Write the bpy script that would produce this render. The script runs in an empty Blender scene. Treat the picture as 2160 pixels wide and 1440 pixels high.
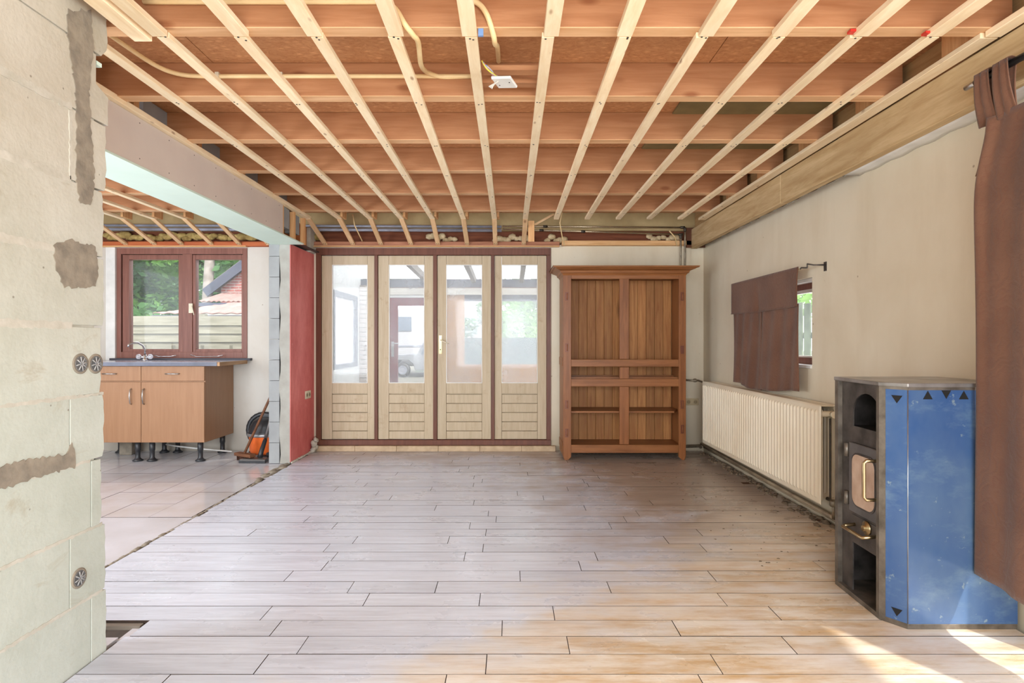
import bpy, bmesh, math, random
from mathutils import Vector, Matrix
random.seed(7)
sc = bpy.context.scene
COL = sc.collection
PI = math.pi
F = 1200.0; CX = 1076.0; CY = 720.0; CH = 1.16      # lens in pixels of the 2160 wide frame, camera height

# ------------------------------------------------------------------ camera
cam_d = bpy.data.cameras.new('camera'); cam = bpy.data.objects.new('camera', cam_d); COL.objects.link(cam)
cam.location = (0, 0, CH); cam.rotation_euler = (PI/2, 0, 0)
cam_d.sensor_width = 36; cam_d.lens = 36*F/2160; cam_d.shift_x = (1080-CX)/2160; cam_d.clip_start = .05; cam_d.clip_end = 300
sc.camera = cam
# ------------------------------------------------------------------ world, sun, daylight, added fill lamps
w = bpy.data.worlds.new('world'); sc.world = w; w.use_nodes = True
nt = w.node_tree; nt.nodes.clear()
wo = nt.nodes.new('ShaderNodeOutputWorld'); bg = nt.nodes.new('ShaderNodeBackground')
bg.inputs[0].default_value = (.88, .93, 1.0, 1); bg.inputs[1].default_value = 3.4
nt.links.new(bg.outputs[0], wo.inputs[0])
def lamp(name, kind, loc, direction, energy, color=(1, 1, 1), size=(1, 1), angle=None):
    l = bpy.data.lights.new(name, kind); l.energy = energy; l.color = color
    if kind == 'AREA':
        l.shape = 'RECTANGLE'; l.size, l.size_y = size
    if angle is not None: l.angle = angle
    o = bpy.data.objects.new(name, l); COL.objects.link(o); o.location = loc
    o.rotation_euler = Vector(direction).to_track_quat('-Z', 'Y').to_euler()
    return o
lamp('sun', 'SUN', (6, -8, 8), (-.35, .55, -.76), 4.0, (1, .93, .82), angle=math.radians(1.5))
lamp('rear_window_daylight', 'AREA', (.2, -1.72, 1.35), (0, 1, -.36), 138, (.92, .96, 1), (3.0, 1.7))  # unseen fill lamp added to brighten the room from behind the camera
lamp('side_window_daylight', 'AREA', (2.16, .75, 1.25), (-1, .25, 0), 30, (1, .97, .92), (1.5, 1.6))
lamp('kitchen_rear_daylight', 'AREA', (-3.5, 1.46, 1.35), (.02, 1, 0), 98, (.88, .94, 1), (2.0, 1.6))  # unseen lamp added to brighten the cabinets and far kitchen wall
sc.view_settings.view_transform = 'Standard'; sc.view_settings.look = 'None'
sc.view_settings.gamma = 1; sc.view_settings.use_curve_mapping = False; sc.view_settings.exposure = 0.3
sc.cycles.max_bounces = 10; sc.cycles.diffuse_bounces = 6; sc.cycles.glossy_bounces = 4
sc.cycles.transparent_max_bounces = 16; sc.cycles.use_denoising = True
sc.cycles.sample_clamp_indirect = 6

# ------------------------------------------------------------------ helpers
WORLD = {}
def X(px, Y): return (px-CX)*Y/F
def Z(py, Y): return CH-(py-CY)*Y/F
def P(px, py, Y): return Vector((X(px, Y), Y, Z(py, Y)))
def tag(o, label=None, cat=None, group=None, kind=None):
    if label: o['label'] = label
    if cat: o['category'] = cat
    if group: o['group'] = group
    if kind: o['kind'] = kind
    return o
def thing(name, loc, label, cat, group=None, kind=None):
    o = bpy.data.objects.new(name, None); COL.objects.link(o); o.location = loc; o.empty_display_size = .1
    WORLD[o.name] = Vector(loc); return tag(o, label, cat, group, kind)
class MB:
    def __init__(s): s.bm = bmesh.new()
    def box(s, x0, x1, y0, y1, z0, z1, M=None, bev=0):
        t = bmesh.new()
        bmesh.ops.create_cube(t, size=1)
        for v in t.verts: v.co = Vector(((x0+x1)/2+v.co.x*(x1-x0), (y0+y1)/2+v.co.y*(y1-y0), (z0+z1)/2+v.co.z*(z1-z0)))
        if bev: bmesh.ops.bevel(t, geom=t.edges[:], offset=bev, segments=1, affect='EDGES')
        s._merge(t, M); return s
    def _merge(s, t, M=None):
        if M is not None: bmesh.ops.transform(t, matrix=M, verts=t.verts)
        vm = {}
        for v in t.verts: vm[v] = s.bm.verts.new(v.co)
        for f in t.faces:
            try: nf = s.bm.faces.new([vm[v] for v in f.verts]); nf.smooth = f.smooth
            except ValueError: pass
        t.free()
    def bar(s, p0, p1, wd, th, up=(0, 0, 1), bev=0):
        p0, p1 = Vector(p0), Vector(p1); d = p1-p0; L = d.length; d.normalize()
        side = d.cross(Vector(up))
        if side.length < 1e-5: side = Vector((1, 0, 0))
        side.normalize(); u = side.cross(d)
        M = Matrix((( d.x, side.x, u.x, (p0.x+p1.x)/2), (d.y, side.y, u.y, (p0.y+p1.y)/2), (d.z, side.z, u.z, (p0.z+p1.z)/2), (0, 0, 0, 1)))
        return s.box(-L/2, L/2, -wd/2, wd/2, -th/2, th/2, M, bev)
    def tube(s, pts, r, n=10, cap=True, closed=False, radii=None):
        pts = [Vector(p) for p in pts]; N = len(pts); rings = []; prev = None
        for i, p in enumerate(pts):
            if closed: d = pts[(i+1) % N]-pts[i-1]
            else: d = pts[min(i+1, N-1)]-pts[max(i-1, 0)]
            d.normalize()
            if prev is None:
                a = Vector((0, 0, 1)) if abs(d.z) < .9 else Vector((1, 0, 0)); u = d.cross(a).normalized()
            else:
                u = (prev-d*prev.dot(d)).normalized()
            prev = u; v = d.cross(u); rr = radii[i] if radii else r
            rings.append([s.bm.verts.new(p+u*math.cos(2*PI*k/n)*rr+v*math.sin(2*PI*k/n)*rr) for k in range(n)])
        for i in range(N if closed else N-1):
            a, b = rings[i], rings[(i+1) % N]
            for k in range(n):
                f = s.bm.faces.new((a[k], a[(k+1) % n], b[(k+1) % n], b[k])); f.smooth = True
        if cap and not closed: s.bm.faces.new(rings[0][::-1]); s.bm.faces.new(rings[-1])
        return s
    def lathe(s, prof, c, axis='Z', n=24):
        c = Vector(c); rings = []
        for r, h in prof:
            ring = []
            for k in range(n):
                a = 2*PI*k/n; x, y = r*math.cos(a), r*math.sin(a)
                q = (x, y, h) if axis == 'Z' else ((h, x, y) if axis == 'X' else (x, h, y))
                ring.append(s.bm.verts.new(c+Vector(q)))
            rings.append(ring)
        for a, b in zip(rings, rings[1:]):
            for k in range(n):
                f = s.bm.faces.new((a[k], a[(k+1) % n], b[(k+1) % n], b[k])); f.smooth = True
        s.bm.faces.new(rings[0][::-1]); s.bm.faces.new(rings[-1]); return s
    def prism(s, poly, a, b, axis='Z'):
        def q(u, v, h): return (u, v, h) if axis == 'Z' else ((h, u, v) if axis == 'X' else (u, h, v))
        lo = [s.bm.verts.new(q(u, v, a)) for u, v in poly]; hi = [s.bm.verts.new(q(u, v, b)) for u, v in poly]
        s.bm.faces.new(lo[::-1]); s.bm.faces.new(hi); n = len(poly)
        for k in range(n): s.bm.faces.new((lo[k], lo[(k+1) % n], hi[(k+1) % n], hi[k]))
        return s
    def grid(s, fn, nu, nv, smooth=True):
        V = [[s.bm.verts.new(fn(i/nu, j/nv)) for j in range(nv+1)] for i in range(nu+1)]
        for i in range(nu):
            for j in range(nv):
                f = s.bm.faces.new((V[i][j], V[i+1][j], V[i+1][j+1], V[i][j+1])); f.smooth = smooth
        return s
    def blob(s, c, r, seed=0, sub=2, amp=.25, sq=(1, 1, 1)):
        t = bmesh.new(); bmesh.ops.create_icosphere(t, subdivisions=sub, radius=1); rnd = random.Random(seed)
        for v in t.verts:
            k = 1+rnd.uniform(-amp, amp); v.co = Vector((v.co.x*r*k*sq[0], v.co.y*r*k*sq[1], v.co.z*r*k*sq[2]))+Vector(c)
        for f in t.faces: f.smooth = True
        s._merge(t); return s
    def build(s, name, m, parent=None, bevel=0, solid=0, recalc=True, **tags):
        bm = s.bm
        if recalc: bmesh.ops.recalc_face_normals(bm, faces=bm.faces[:])
        lo = Vector((1e9,)*3); hi = -lo
        for v in bm.verts:
            for k in range(3): lo[k] = min(lo[k], v.co[k]); hi[k] = max(hi[k], v.co[k])
        org = Vector(((lo.x+hi.x)/2, (lo.y+hi.y)/2, lo.z))
        for v in bm.verts: v.co -= org
        me = bpy.data.meshes.new(name); bm.to_mesh(me); bm.free(); me.materials.append(m)
        o = bpy.data.objects.new(name, me); COL.objects.link(o); WORLD[o.name] = org
        o.location = org
        if parent: o.parent = parent; o.location = org-WORLD[parent.name]
        if solid:
            sm = o.modifiers.new('solid', 'SOLIDIFY'); sm.thickness = solid; sm.offset = 0
        if bevel:
            b = o.modifiers.new('bevel', 'BEVEL'); b.width = bevel; b.segments = 2; b.limit_method = 'ANGLE'
        return tag(o, **tags)
def B(x0, x1, y0, y1, z0, z1, bev=0): return MB().box(x0, x1, y0, y1, z0, z1, bev=bev)
def BP(px0, px1, py0, py1, Y, y0, y1, bev=0):        # a box whose face is read off the photograph at depth Y
    return B(X(px0, Y), X(px1, Y), y0, y1, Z(py1, Y), Z(py0, Y), bev)
def BM(lst, bev=0):
    m = MB()
    for b in lst: m.box(*b, bev=bev)
    return m
def hole_wall(axis, h0, h1, u0, u1, v0, v1, holes):
    """boxes that fill rectangle u,v (thickness h0..h1 along axis) except for the holes (u0,u1,v0,v1), sorted by u"""
    out = []; cur = u0
    def q(a, b, c, d):
        if b-a > 1e-4 and d-c > 1e-4: out.append((h0, h1, a, b, c, d) if axis == 'X' else (a, b, h0, h1, c, d))
    for (a, b, c, d) in sorted(holes):
        q(cur, a, v0, v1); q(a, b, v0, c); q(a, b, d, v1); cur = b
    q(cur, u1, v0, v1); return out

# ------------------------------------------------------------------ materials
def lin(c): return tuple(((v/255)/12.92 if v/255 <= .04045 else (((v/255)+.055)/1.055)**2.4) for v in c)+(1,)
class NM:
    def __init__(s, name, rough=.6, metal=0, spec=.5):
        s.m = bpy.data.materials.new(name); s.m.use_nodes = True; s.t = s.m.node_tree; s.n = s.t.nodes
        s.b = s.n['Principled BSDF']; s.b.inputs['Roughness'].default_value = rough
        s.b.inputs['Metallic'].default_value = metal; s.b.inputs['Specular IOR Level'].default_value = spec
        s.geo = s.n.new('ShaderNodeNewGeometry'); s.inf = s.n.new('ShaderNodeObjectInfo')
        s.pos = s.geo.outputs['Position']
    def l(s, a, b): s.t.links.new(a, b)
    def math(s, op, a, b=None, clamp=False):
        n = s.n.new('ShaderNodeMath'); n.operation = op; n.use_clamp = clamp
        for i, v in enumerate((a, b)):
            if v is None: continue
            if isinstance(v, (int, float)): n.inputs[i].default_value = v
            else: s.l(v, n.inputs[i])
        return n.outputs[0]
    def vec(s, scale=(1, 1, 1), rnd=0.0, src=None):
        n = s.n.new('ShaderNodeVectorMath'); n.operation = 'MULTIPLY'; s.l(src or s.pos, n.inputs[0]); n.inputs[1].default_value = scale
        if not rnd: return n.outputs[0]
        a = s.n.new('ShaderNodeVectorMath'); a.operation = 'ADD'; s.l(n.outputs[0], a.inputs[0])
        k = s.math('MULTIPLY', s.inf.outputs['Random'], rnd); c = s.n.new('ShaderNodeCombineXYZ')
        for i in range(3): s.l(k, c.inputs[i])
        s.l(c.outputs[0], a.inputs[1]); return a.outputs[0]
    def noise(s, v, scale=1, detail=4, rough=.55, dist=0):
        n = s.n.new('ShaderNodeTexNoise'); s.l(v, n.inputs['Vector']); n.inputs['Scale'].default_value = scale
        n.inputs['Detail'].default_value = detail; n.inputs['Roughness'].default_value = rough; n.inputs['Distortion'].default_value = dist
        return n.outputs['Fac']
    def voro(s, v, scale=1, feat='F1'):
        n = s.n.new('ShaderNodeTexVoronoi'); s.l(v, n.inputs['Vector']); n.inputs['Scale'].default_value = scale; n.feature = feat
        return n.outputs['Distance']
    def step(s, f, a, b):                                 # 0 below a, 1 above b (swapped if a > b)
        n = s.n.new('ShaderNodeMapRange'); n.clamp = True; s.l(f, n.inputs[0])
        n.inputs[1].default_value = min(a, b); n.inputs[2].default_value = max(a, b)
        n.inputs[3].default_value = 0 if a < b else 1; n.inputs[4].default_value = 1 if a < b else 0
        return n.outputs[0]
    def mix(s, f, a, b, mode='MIX'):
        n = s.n.new('ShaderNodeMix'); n.data_type = 'RGBA'; n.blend_type = mode
        if isinstance(f, (int, float)): n.inputs[0].default_value = f
        else: s.l(f, n.inputs[0])
        for i, v in ((6, a), (7, b)):
            if isinstance(v, tuple): n.inputs[i].default_value = v
            else: s.l(v, n.inputs[i])
        return n.outputs[2]
    def bump(s, h, strength=.2, dist=.01):
        n = s.n.new('ShaderNodeBump'); n.inputs['Strength'].default_value = strength; n.inputs['Distance'].default_value = dist
        s.l(h, n.inputs['Height']); s.l(n.outputs[0], s.b.inputs['Normal'])
    def color(s, c):
        if isinstance(c, tuple): s.b.inputs['Base Color'].default_value = c
        else: s.l(c, s.b.inputs['Base Color'])
    def vary(s, c, lo=.88, hi=1.1):
        k = s.n.new('ShaderNodeMapRange'); s.l(s.inf.outputs['Random'], k.inputs[0]); k.inputs[3].default_value = lo; k.inputs[4].default_value = hi
        n = s.n.new('ShaderNodeCombineColor')
        for i in range(3): s.l(k.outputs[0], n.inputs[i])
        return s.mix(1.0, c, n.outputs[0], 'MULTIPLY')
    def sep(s):
        n = s.n.new('ShaderNodeSeparateXYZ'); s.l(s.pos, n.inputs[0]); return n.outputs
def plain(name, c, rough=.5, metal=0, spec=.5, c2=None, sc_=8, bump=0, stretch=(1, 1, 1)):
    m = NM(name, rough, metal, spec); a = lin(c)
    if c2 is None: c2 = tuple(max(0, v*.86) for v in c)
    f = m.noise(m.vec(stretch), sc_, 5); m.color(m.mix(m.step(f, .35, .68), a, lin(c2)))
    if bump: m.bump(f, bump)
    return m.m
def wood(name, c, dark, grain=(1, 14, 14), rough=.6, knots=None, rnd=23.0, vary=(.9, 1.08), extra=None, bump=.12, kscale=3.0):
    m = NM(name, rough, spec=.3); v = m.vec(grain, rnd)
    f1 = m.noise(v, 2.2, 6, .6, .6); f2 = m.noise(v, 9, 3, .6)
    col = m.mix(m.step(f1, .35, .72), lin(c), lin(dark)); col = m.mix(m.math('MULTIPLY', m.step(f2, .5, .75), .35), col, lin(dark))
    if knots:
        g = tuple(.45 if k == 1 else 1.1 for k in (1 if q == min(grain) else 0 for q in grain))
        d = m.voro(m.vec(g, rnd), kscale); col = m.mix(m.math('MULTIPLY', m.step(d, .12, .05), .7), col, lin(knots))
    if extra: col = extra(m, col)
    m.color(m.vary(col, *vary)); m.bump(f2, bump, .004); return m.m

GX, GY, GZ = (1, 14, 14), (14, 1, 14), (14, 14, 1)
BATTEN = wood('batten_pine', (250, 232, 198), (236, 210, 168), (14, 2, 14), .6, (150, 108, 70), kscale=11)
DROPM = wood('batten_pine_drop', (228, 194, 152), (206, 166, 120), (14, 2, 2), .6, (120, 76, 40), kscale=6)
JOIST = wood('joist_spruce', (176, 126, 88), (156, 104, 68), GX, .65, (124, 70, 38), vary=(.96, 1.05), kscale=5)
JEDGE = wood('joist_planed_edge', (220, 178, 136), (198, 150, 106), GX, .6, (124, 70, 38), kscale=5)  # paler wood tone for the bottom faces of the joists
PLANKB = wood('timber_beam_old', (204, 180, 140), (168, 138, 96), (12, 1, 9), .7, (110, 78, 46), vary=(1, 1))
LEDGER = wood('ledger_pine', (226, 184, 134), (196, 146, 94), GX, .6, (130, 84, 50))
STUDV = wood('stud_pine', (226, 180, 128), (196, 140, 90), GZ, .6, (130, 84, 50))
def mk_osb():
    m = NM('osb_board', .7, spec=.3)
    n1 = m.noise(m.vec((14, 22, 10), 9), 1.6, 5, .7, 1.5); v = m.voro(m.vec((18, 34, 10)), 1.0)
    col = m.mix(m.step(n1, .35, .7), lin((196, 144, 100)), lin((168, 114, 74))); col = m.mix(m.math('MULTIPLY', m.step(v, .35, .0), .75), col, lin((222, 168, 120)))
    m.color(col); m.bump(n1, .3, .004); return m.m
OSB = mk_osb()
GREENB = plain('green_board', (132, 118, 80), .7, c2=(116, 102, 68))
def mk_block():
    m = NM('aerated_block', .85, spec=.2)
    n1 = m.noise(m.vec((1, 1, 1), 0), 2.2, 7, .65); n2 = m.noise(m.vec((3, 1.2, 2.2), 4), 3.0, 6, .7, .8); n3 = m.noise(m.vec((1, 1, 1)), 60, 3)
    z = m.sep()[2]
    up = m.step(z, .9, 1.9)  # tint by height puts lighting and wear into the block colour
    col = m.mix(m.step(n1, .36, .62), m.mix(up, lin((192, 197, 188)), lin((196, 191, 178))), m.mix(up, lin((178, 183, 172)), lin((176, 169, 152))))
    col = m.mix(m.math('MULTIPLY', m.step(n2, .6, .72), .6), col, lin((160, 150, 128)))
    sp = m.voro(m.vec((1, 1, 1), 3), 13); col = m.mix(m.math('MULTIPLY', m.step(sp, .06, .03), .7), col, lin((110, 100, 86)))
    m.color(m.vary(col, .96, 1.03)); m.bump(m.math('ADD', n3, m.math('MULTIPLY', n1, 2)), .25, .006); return m.m
BLOCK = mk_block()
CEMENT = plain('dark_cement', (150, 140, 124), .9, c2=(122, 114, 102), sc_=18, bump=.5)
MORTAR = plain('light_mortar', (196, 192, 180), .9, c2=(178, 174, 160), sc_=20, bump=.3)
PIERM = plain('grey_block', (154, 157, 158), .85, c2=(140, 143, 144), sc_=5, bump=.2)
PIER2 = plain('plaster_edge', (164, 163, 156), .85, c2=(148, 146, 138), sc_=7, bump=.3)
def mk_red():
    m = NM('red_paint', .6, spec=.4); n = m.noise(m.vec((1, 1, .5)), 4, 6, .7); n2 = m.noise(m.vec((1, 1, .6)), 14, 6, .75, .5)
    col = m.mix(m.step(n, .35, .68), lin((222, 128, 124)), lin((196, 92, 90))); col = m.mix(m.math('MULTIPLY', m.step(n2, .62, .7), .6), col, lin((226, 150, 142)))
    m.color(col); m.bump(n2, .2, .004); return m.m
RED = mk_red()
def mk_wall(name, a, b, c, sc_=1.3):
    m = NM(name, .75, spec=.25); n = m.noise(m.vec((1, 1, .8)), sc_, 6, .6, .4); n2 = m.noise(m.vec((2.2, 2.2, .35)), 2.0, 5, .6)
    n3 = m.noise(m.vec((1, 1, 1)), 90, 2); sp = m.voro(m.vec(), 6)
    col = m.mix(m.step(n, .38, .68), lin(a), lin(b)); col = m.mix(m.math('MULTIPLY', m.step(n2, .5, .8), .3), col, lin(c))
    col = m.mix(m.math('MULTIPLY', m.step(sp, .045, .025), .6), col, lin((120, 96, 70)))
    z = m.sep()[2]
    col = m.mix(m.math('MULTIPLY', m.step(z, .45, .0), .55), col, lin(tuple(v*.8 for v in c)))       # dirt splashed low on the wall
    m.color(col); m.bump(n3, .06, .003); return m.m
WALLP = mk_wall('beige_wallpaper', (220, 211, 190), (210, 198, 174), (192, 177, 148))
WALLK = mk_wall('grey_plaster', (206, 202, 194), (196, 188, 176), (184, 172, 152))
OLIVE = plain('olive_board', (188, 168, 124), .8, c2=(164, 144, 102), sc_=4)
PLASTERB = plain('pink_grey_plasterboard', (214, 203, 194), .8, c2=(208, 196, 188), sc_=3)
MINT = plain('mint_plasterboard', (216, 236, 224), .8, c2=(210, 230, 218), sc_=3)
WHITE = plain('white_paint', (226, 226, 222), .5, c2=(210, 210, 206))
def mk_plank():
    m = NM('worn_oak_plank', .3, spec=.7)
    g = m.vec((1.0, 13, 13), 31); f1 = m.noise(g, 3.2, 7, .65, .25); f2 = m.noise(g, 13, 4, .6)
    p = m.vec((1, 1, 1)); big = m.noise(p, .9, 4, .55); big2 = m.noise(m.vec((1, 1.5, 1)), 2.3, 5, .6); big3 = m.noise(m.vec((.8, 3.2, 1), 3), 3.4, 7, .7)
    s = m.sep(); x, y = s[0], s[1]
    grey = m.mix(m.step(f1, .35, .7), lin((214, 221, 236)), lin((190, 196, 210)))
    brown = m.mix(m.step(f1, .35, .7), lin((180, 166, 154)), lin((146, 130, 116)))
    cream = m.mix(m.step(f1, .35, .7), lin((228, 222, 212)), lin((212, 200, 180)))
    ochre = m.mix(m.step(f1, .35, .7), lin((204, 174, 130)), lin((182, 148, 104)))
    # worn brown towards the far right wall, greyed oak with window reflections painted in at the centre and left, varnish patches at the front right
    r = m.math('ADD', m.math('MULTIPLY', x, .55), m.math('MULTIPLY', y, .16)); r = m.math('ADD', r, m.math('MULTIPLY', m.math('SUBTRACT', big2, .5), 1.5))
    col = m.mix(m.step(r, .75, 1.3), grey, brown)
    back = m.math('ADD', y, m.math('MULTIPLY', m.math('SUBTRACT', big2, .5), 2.2)); col = m.mix(m.math('MULTIPLY', m.step(back, 5.25, 5.9), .6), col, brown)
    fr = m.math('SUBTRACT', m.math('MULTIPLY', x, 1.0), m.math('MULTIPLY', m.math('SUBTRACT', y, 2.25), 1.15)); fr = m.math('ADD', fr, m.math('MULTIPLY', m.math('SUBTRACT', big2, .5), 2.0))
    col = m.mix(m.step(fr, -.4, .5), col, cream)
    near = m.math('MULTIPLY', m.step(fr, -.1, .5), m.step(big3, .42, .66)); col = m.mix(near, col, ochre)
    wh = m.math('MULTIPLY', m.step(fr, .0, .6), m.step(big2, .5, .7)); col = m.mix(m.math('MULTIPLY', wh, .7), col, lin((226, 222, 220)))
    col = m.mix(m.math('MULTIPLY', m.step(f2, .56, .74), .22), col, lin((120, 104, 92)))
    m.color(m.vary(col, .93, 1.05)); m.bump(m.math('ADD', f2, f1), .12, .003)
    ro = m.n.new('ShaderNodeMapRange'); m.l(big2, ro.inputs[0]); ro.inputs[1].default_value = .3; ro.inputs[2].default_value = .7
    ro.inputs[3].default_value = .2; ro.inputs[4].default_value = .42; m.l(ro.outputs[0], m.b.inputs['Roughness']); return m.m
PLANK = mk_plank()
SCREED = plain('screed', (206, 206, 214), .4, c2=(190, 188, 192), sc_=3, bump=.1)
SUB = plain('subfloor', (84, 76, 70), .9, c2=(62, 54, 48))
TILE = plain('floor_tile', (208, 211, 220), .12, c2=(196, 194, 196), sc_=4, spec=.8)
GROUT = plain('grout', (120, 112, 104), .9)
FRAMEB = wood('red_brown_paint', (136, 92, 80), (114, 74, 64), GZ, .35, vary=(.98, 1.02), bump=.03)
TRIMB = wood('brown_frame_paint', (112, 70, 54), (90, 54, 42), GZ, .4, vary=(.98, 1.02), bump=.03)
DOORP = wood('cream_door_paint', (190, 174, 148), (174, 156, 128), GZ, .5, vary=(.98, 1.02), bump=.04,
    extra=lambda m, c: m.mix(m.math('MULTIPLY', m.step(m.noise(m.vec(), 5, 7, .75), .58, .72), .55), c, lin((150, 124, 92))))
WARD = wood('reddish_wardrobe_pine', (148, 96, 56), (114, 68, 34), GX, .4, (70, 32, 16), vary=(.95, 1.05))
WARDV = wood('reddish_wardrobe_pine_upright', (148, 94, 54), (114, 68, 36), GZ, .38, (84, 40, 20), vary=(.95, 1.05), kscale=1.5)
WBACK = wood('wardrobe_back_pine', (178, 126, 74), (142, 88, 46), GZ, .55, (70, 34, 16), vary=(.82, 1.08), kscale=2)
CABW = wood('beech_laminate', (160, 122, 92), (149, 111, 82), GZ, .4, vary=(1, 1), bump=.02)
STEEL = plain('brushed_steel', (196, 196, 196), .28, 1)
CHROME = plain('chrome', (220, 220, 222), .12, 1)
BRASS = plain('pale_brass', (206, 186, 146), .28, 1)
IRON = plain('dark_stove_iron', (98, 92, 88), .5, .5, c2=(58, 54, 52), sc_=10, bump=.1)
IRON2 = plain('worn_stove_edge', (128, 120, 110), .42, .55, c2=(84, 78, 70), sc_=14)
SOOT = plain('soot_black', (16, 15, 14), .9)
PIPEG = plain('grey_pipe', (150, 138, 118), .4, .5, c2=(90, 80, 66), sc_=12)
BLACKP = plain('black_plastic', (44, 46, 50), .4)
GREYP = plain('grey_plastic', (150, 156, 170), .35)
def mk_blue():
    m = NM('blue_enamel', .22, spec=.6); m.b.inputs['Metallic'].default_value = .25
    n = m.noise(m.vec((1, 1, .6)), 2.2, 5, .6); n2 = m.noise(m.vec(), 22, 5, .7)
    col = m.mix(m.step(n, .38, .66), lin((56, 90, 142)), lin((92, 118, 152))); n3 = m.noise(m.vec((1, 1, 2), 2), 3.2, 6, .7); col = m.mix(m.math('MULTIPLY', m.step(n3, .52, .7), .6), col, lin((116, 142, 164))); col = m.mix(m.math('MULTIPLY', m.step(n2, .64, .7), .6), col, lin((150, 168, 168)))
    m.color(col); return m.m
BLUE = mk_blue()
def mk_cloth():
    m = NM('brown_paisley_cloth', .85, spec=.15)
    w_ = m.noise(m.vec(), 3.5, 2); k = m.n.new('ShaderNodeTexWave'); k.wave_type = 'RINGS'; m.l(m.vec(), k.inputs['Vector']); k.inputs['Scale'].default_value = 4
    k.inputs['Distortion'].default_value = 22; k.inputs['Detail'].default_value = 2; k.inputs['Detail Scale'].default_value = 2.4
    line = m.step(k.outputs['Fac'], .14, .05); weave = m.noise(m.vec((1, 1, 1)), 160, 2)
    col = m.mix(m.step(w_, .4, .65), lin((110, 78, 60)), lin((96, 66, 50))); col = m.mix(m.math('MULTIPLY', line, .28), col, lin((96, 58, 44)))
    col = m.mix(m.math('MULTIPLY', weave, .25), col, lin((128, 90, 74)))
    m.color(col); m.bump(m.math('ADD', m.math('MULTIPLY', k.outputs['Fac'], .6), weave), .35, .004)
    m.b.inputs['Sheen Weight'].default_value = .2; return m.m
CLOTH = mk_cloth()
RADM = plain('cream_enamel', (230, 220, 198), .4, c2=(222, 208, 182), sc_=2)
IVORY = plain('ivory_plastic', (226, 216, 190), .35)
CONDUIT = plain('cream_conduit', (232, 206, 156), .45, c2=(220, 190, 138))
def glass(name, veil, tint=(1, 1, 1), refl=.06):
    m = bpy.data.materials.new(name); m.use_nodes = True; t = m.node_tree; t.nodes.clear()
    o = t.nodes.new('ShaderNodeOutputMaterial'); tr = t.nodes.new('ShaderNodeBsdfTransparent'); tr.inputs[0].default_value = tint+(1,)
    gl = t.nodes.new('ShaderNodeBsdfGlossy'); gl.inputs['Roughness'].default_value = .05; df = t.nodes.new('ShaderNodeBsdfTranslucent'); df.inputs[0].default_value = (.95, .96, 1, 1)
    m1 = t.nodes.new('ShaderNodeMixShader'); m2 = t.nodes.new('ShaderNodeMixShader'); m1.inputs[0].default_value = refl
    t.links.new(tr.outputs[0], m1.inputs[1]); t.links.new(gl.outputs[0], m1.inputs[2])
    g = t.nodes.new('ShaderNodeNewGeometry'); n = t.nodes.new('ShaderNodeTexNoise'); n.inputs['Scale'].default_value = 3; n.inputs['Detail'].default_value = 5
    r = t.nodes.new('ShaderNodeMapRange'); r.inputs[1].default_value = .3; r.inputs[2].default_value = .7; r.inputs[3].default_value = veil*.75; r.inputs[4].default_value = veil*1.25
    t.links.new(g.outputs['Position'], n.inputs['Vector']); t.links.new(n.outputs['Fac'], r.inputs[0]); t.links.new(r.outputs[0], m2.inputs[0])
    t.links.new(m1.outputs[0], m2.inputs[1]); t.links.new(df.outputs[0], m2.inputs[2]); t.links.new(m2.outputs[0], o.inputs[0]); return m
HAZY = glass('dusty_glass', .22, refl=.02); CLEAR = glass('clear_glass', .03, refl=.02)  # bloom haze of the door panes is mixed in as a white veil
def translucent(name, c):
    m = bpy.data.materials.new(name); m.use_nodes = True; t = m.node_tree; b = t.nodes['Principled BSDF']; b.inputs['Base Color'].default_value = lin(c)
    o = t.nodes['Material Output']; tr = t.nodes.new('ShaderNodeBsdfTranslucent'); tr.inputs[0].default_value = lin(c); mx = t.nodes.new('ShaderNodeMixShader'); mx.inputs[0].default_value = .75
    t.links.new(b.outputs[0], mx.inputs[1]); t.links.new(tr.outputs[0], mx.inputs[2]); t.links.new(mx.outputs[0], o.inputs[0]); return m
POLYC = translucent('milky_roof_sheet', (246, 248, 250))
LEAF = [translucent('leaf_green', (112, 160, 74)), translucent('leaf_deep', (78, 122, 66)), translucent('leaf_light', (150, 190, 96))]
for m_ in LEAF: m_.node_tree.nodes['Mix Shader'].inputs[0].default_value = .35

def faces_to(o, m2, test):
    o.data.materials.append(m2)
    for p in o.data.polygons:
        if test(p.normal): p.material_index = 1
    return o
PLANKE = plain('dirty_plank_edge', (74, 62, 54), .95, c2=(56, 46, 40), spec=.1)
# ================================================================== STRUCTURE
YB = 6.06; XR = 2.06; XL = -4.75; YR = -1.8; ZB = 2.365; ZD = 2.53      # back wall, right wall, kitchen wall, rear wall, joist bottom, deck
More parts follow.
